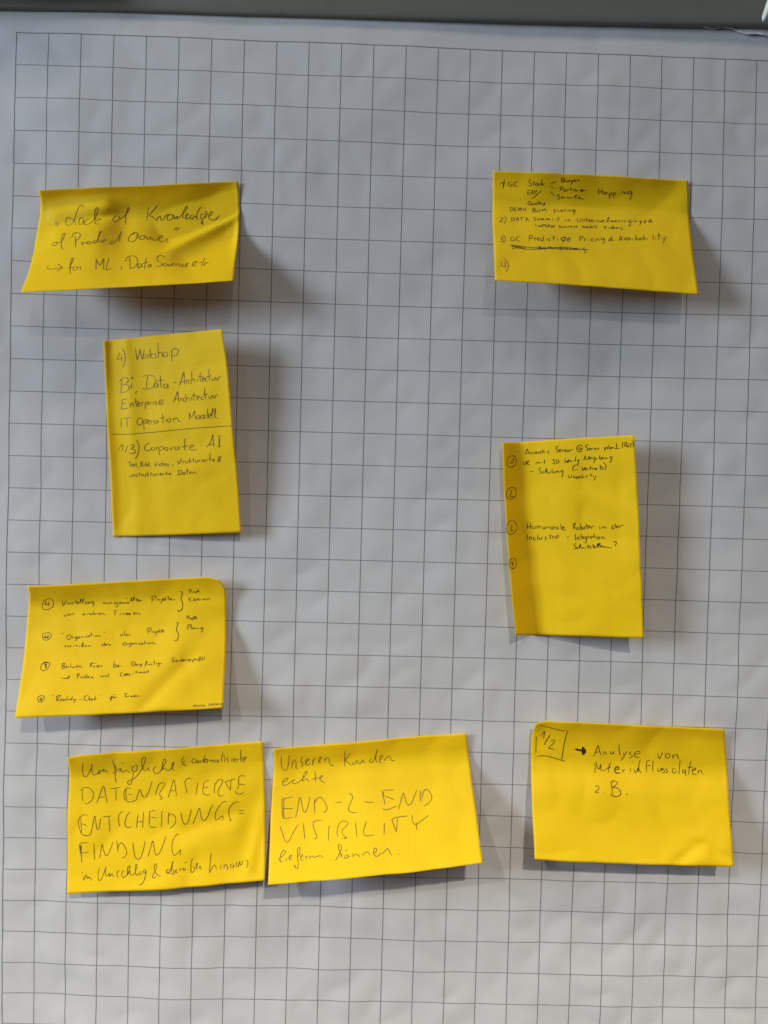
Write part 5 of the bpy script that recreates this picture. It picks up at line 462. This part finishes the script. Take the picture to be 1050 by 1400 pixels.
class Surface:
    def __init__(self, n):
        self.n = n
        self.g = [[Vector([float(c) * 1e-4 for c in q.split(',')]) for q in r.split()] for r in SHAPE[n].split('\n')]
        self.nv = len(self.g) - 1; self.nu = len(self.g[0]) - 1
        self.folds = FOLDS.get(n, ())
    def row(self, j, s):
        r = self.g[j]; x = min(max(s, 0), 1) * self.nu; i = min(int(x), self.nu - 1); u = x - i
        p1, p2 = r[i], r[i + 1]
        p0 = r[i - 1] if i else p1 * 2 - p2
        p3 = r[i + 2] if i + 2 <= self.nu else p2 * 2 - p1
        return cr(p0, p1, p2, p3, u)
    def raw(self, s, t):
        y = min(max(t, 0), 1) * self.nv; j = min(int(y), self.nv - 1); u = y - j
        p1, p2 = self.row(j, s), self.row(j + 1, s)
        p0 = self.row(j - 1, s) if j else p1 * 2 - p2
        p3 = self.row(j + 2, s) if j + 2 <= self.nv else p2 * 2 - p1
        return cr(p0, p1, p2, p3, u)
    def at(self, s, t):
        p = self.raw(s, t)
        p = Vector((p.x, min(p.y - cockle(p.x, p.z), -bulge(p.x, p.z) - cockle(p.x, p.z) - .0004), p.z))
        h = noise.noise(Vector((s * 5, t * 4, self.n * 7.3))) * .0007 + noise.noise(Vector((s * 11, t * 8, self.n * 3.1))) * .0002
        for (a0, b0, a1, b1, wid, amp, reach) in self.folds:
            dx, dy = (a1 - a0) * 1.5, b1 - b0; L = math.hypot(dx, dy)
            d = ((s - a0) * 1.5 * dy - (t - b0) * dx) / L          # signed distance across the fold line
            al = ((s - a0) * 1.5 * dx + (t - b0) * dy) / L / L
            k = math.exp(-max(0, -al, al - 1) ** 2 * 30)
            h += amp * k * (math.sqrt(d * d + wid * wid) - wid) * math.exp(-(d / reach) ** 2) if reach else 0
        edge = min(1, 30 * min(s, 1 - s, t, 1 - t) + .15)
        q = p + Vector((0, -h * edge, 0))
        return Vector((q.x, min(q.y, -bulge(q.x, q.z) - cockle(q.x, q.z) - .0004), q.z))
    def normal(self, s, t):
        e = .004
        a = self.at(min(1, s + e), t) - self.at(max(0, s - e), t); b = self.at(s, min(1, t + e)) - self.at(s, max(0, t - e))
        v = b.cross(a).normalized()
        return v if v.y < 0 else -v

FOLDS = {
 # s0,t0 - s1,t1: fold line across the note; half width, height factor, reach
 1: ((.70, .62, 1.0, .34, .015, -.075, .20), (.10, .34, .34, .28, .02, .05, .12)),
 4: ((.62, .95, .82, .62, .02, .03, .14),),
 6: ((.60, .60, .84, .50, .03, .03, .15), (.92, .9, 1.0, .45, .02, -.04, .1)),
 8: ((.70, 1.0, .84, .84, .012, .035, .09), (.84, .84, 1.0, .97, .012, .035, .09)),
 5: ((.60, .30, .85, .36, .03, -.03, .12),),
}

def stroke_mesh(sf, strokes, base_w, off, vs, fs):
    for st in strokes:
        tk = st.split(); w = 1.
        if ',' not in tk[0]: w = float(tk[0]); tk = tk[1:]
        P = [tuple(float(c) / 2000 for c in q.split(',')) for q in tk]
        if len(P) < 2: continue
        W, Hh = (.1524, .1016) if sf.n not in (3, 5) else (.1016, .1524)
        Q = [Vector((a * W, b * Hh, 0)) for a, b in P]
        pts = []
        for i in range(len(Q) - 1):
            p1, p2 = Q[i], Q[i + 1]
            l1 = (p2 - p1).length
            l0 = (p1 - Q[i - 1]).length if i else l1
            l2 = (Q[i + 2] - p2).length if i + 2 < len(Q) else l1
            m1 = ((p2 - Q[i - 1]) / (l0 + l1 + 1e-9) if i else (p2 - p1) / (l1 + 1e-9)) * l1
            m2 = ((Q[i + 2] - p1) / (l1 + l2 + 1e-9) if i + 2 < len(Q) else (p2 - p1) / (l1 + 1e-9)) * l1
            k = max(2, int(l1 / .0005))
            for a in range(k):
                u = a / k; u2, u3 = u * u, u * u * u
                pts.append(p1 * (2 * u3 - 3 * u2 + 1) + m1 * (u3 - 2 * u2 + u) + p2 * (3 * u2 - 2 * u3) + m2 * (u3 - u2))
        pts.append(Q[-1])
        clean = [pts[0]]
        for q in pts[1:]:
            if (q - clean[-1]).length > 8e-5: clean.append(q)
        pts = clean
        if len(pts) < 2: pts.append(pts[0] + Vector((4e-4, 0, 0)))
        st3 = [(q.x / W, q.y / Hh) for q in pts]
        C3 = [sf.at(*q) for q in st3]; N3 = [sf.normal(*q) for q in st3]
        base = len(vs); n = len(pts); ph = random.random() * 50
        for i in range(n):
            tg = (C3[min(i + 1, n - 1)] - C3[max(i - 1, 0)])
            if tg.length < 1e-9: tg = Vector((1, 0, 0))
            sd = N3[i].cross(tg.normalized()).normalized()
            endf = min(1, .55 + .45 * min(i, n - 1 - i) / 3)
            hw = base_w * w * .5 * endf * (1 + .28 * noise.noise(Vector((ph, i * .22, 0))))
            c = C3[i] + N3[i] * (off + .00002 * ((base // 7) % 5))
            vs += [c + sd * hw, c - sd * hw]
        for i in range(n - 1):
            a = base + 2 * i; fs.append((a, a + 1, a + 3, a + 2))
        off += 1.5e-6

def sticky_note(n, label, inkmat, width, parts):
    sf = Surface(n); c = sf.raw(.5, .5); loc = (c.x, c.y, c.z + ZC)
    up = Vector((0, 0, ZC))
    r = thing('sticky_note', label, 'sticky note', loc, 'sticky notes on the flipchart')
    nu, nv = (84, 60) if n not in (3, 5) else (60, 84)
    vs = [sf.at(i / nu, j / nv) + up for j in range(nv + 1) for i in range(nu + 1)]
    fs = [(j * (nu + 1) + i, (j + 1) * (nu + 1) + i, (j + 1) * (nu + 1) + i + 1, j * (nu + 1) + i + 1) for j in range(nv) for i in range(nu)]
    o = mesh_obj('note_paper', vs, fs, M_NOTE, r, loc)
    s = o.modifiers.new('thickness', 'SOLIDIFY'); s.thickness = .00018; s.offset = -1
    random.seed(n)
    for keys, pname in parts:
        vs, fs = [], []
        for k in keys: stroke_mesh(sf, INK[n][k].split(';'), width, .00012, vs, fs)
        mesh_obj(pname, [v + up for v in vs], fs, inkmat, r, loc)
    return r
HL = 'handwritten_line'
sticky_note(1, 'wide yellow note at upper left, "Lack of Knowledge of Product Owner", its bottom curling out', M_PENCIL, .00048,
            [('a', HL), ('b', HL), ('c', HL)])
sticky_note(2, 'wide yellow note at upper right with a numbered list and a crossed out line', M_INK, .00045,
            [('ab', HL), ('c', HL), ('d', HL), ('e', HL), ('f', HL), ('g', 'crossed_out_line'), ('h', 'list_number')])
sticky_note(3, 'upright yellow note headed "4) Workshop" with a ruled line across its middle', M_PENCIL, .00046,
            [('a', HL), ('b', HL), ('c', HL), ('d', HL), ('e', 'ruled_line'), ('f', HL), ('g', HL), ('h', HL)])
sticky_note(4, 'wide yellow note with small writing, circled numbers, two curly braces and a curled right corner', M_INK, .00045,
            [('a', 'circled_number'), ('b', HL), ('c', HL), ('d', 'curly_brace'), ('e', HL), ('f', 'circled_number'), ('g', HL), ('h', HL),
             ('i', 'circled_number'), ('j', HL), ('k', HL), ('l', 'circled_number'), ('m', HL), ('n', 'signature')])
sticky_note(5, 'upright yellow note with four circled numbers on its shaded left strip, "Humanoide Roboter"', M_INK, .00053,
            [('a', 'circled_number'), ('b', 'circled_number'), ('c', 'circled_number'), ('d', 'circled_number'), ('e', HL), ('f', HL), ('g', HL), ('h', HL),
             ('i', HL), ('j', HL), ('k', HL)])
sticky_note(6, 'wide yellow note lying nearly flat, capitals "DATENBASIERTE ENTSCHEIDUNGSFINDUNG"', M_PENCIL, .00052,
            [('a', HL), ('b', HL), ('c', HL), ('d', HL), ('e', HL)])
sticky_note(7, 'wide yellow note reading "END-2-END VISIBILITY", its lower edge standing far off the paper', M_FAINT, .00052,
            [('a', HL), ('b', HL), ('c', HL), ('d', HL), ('e', HL)])
sticky_note(8, 'mostly empty yellow note at lower right with a boxed 1/2 and a thick arrow', M_INK, .00054,
            [('a', 'boxed_number'), ('b', HL), ('c', HL), ('d', HL)])
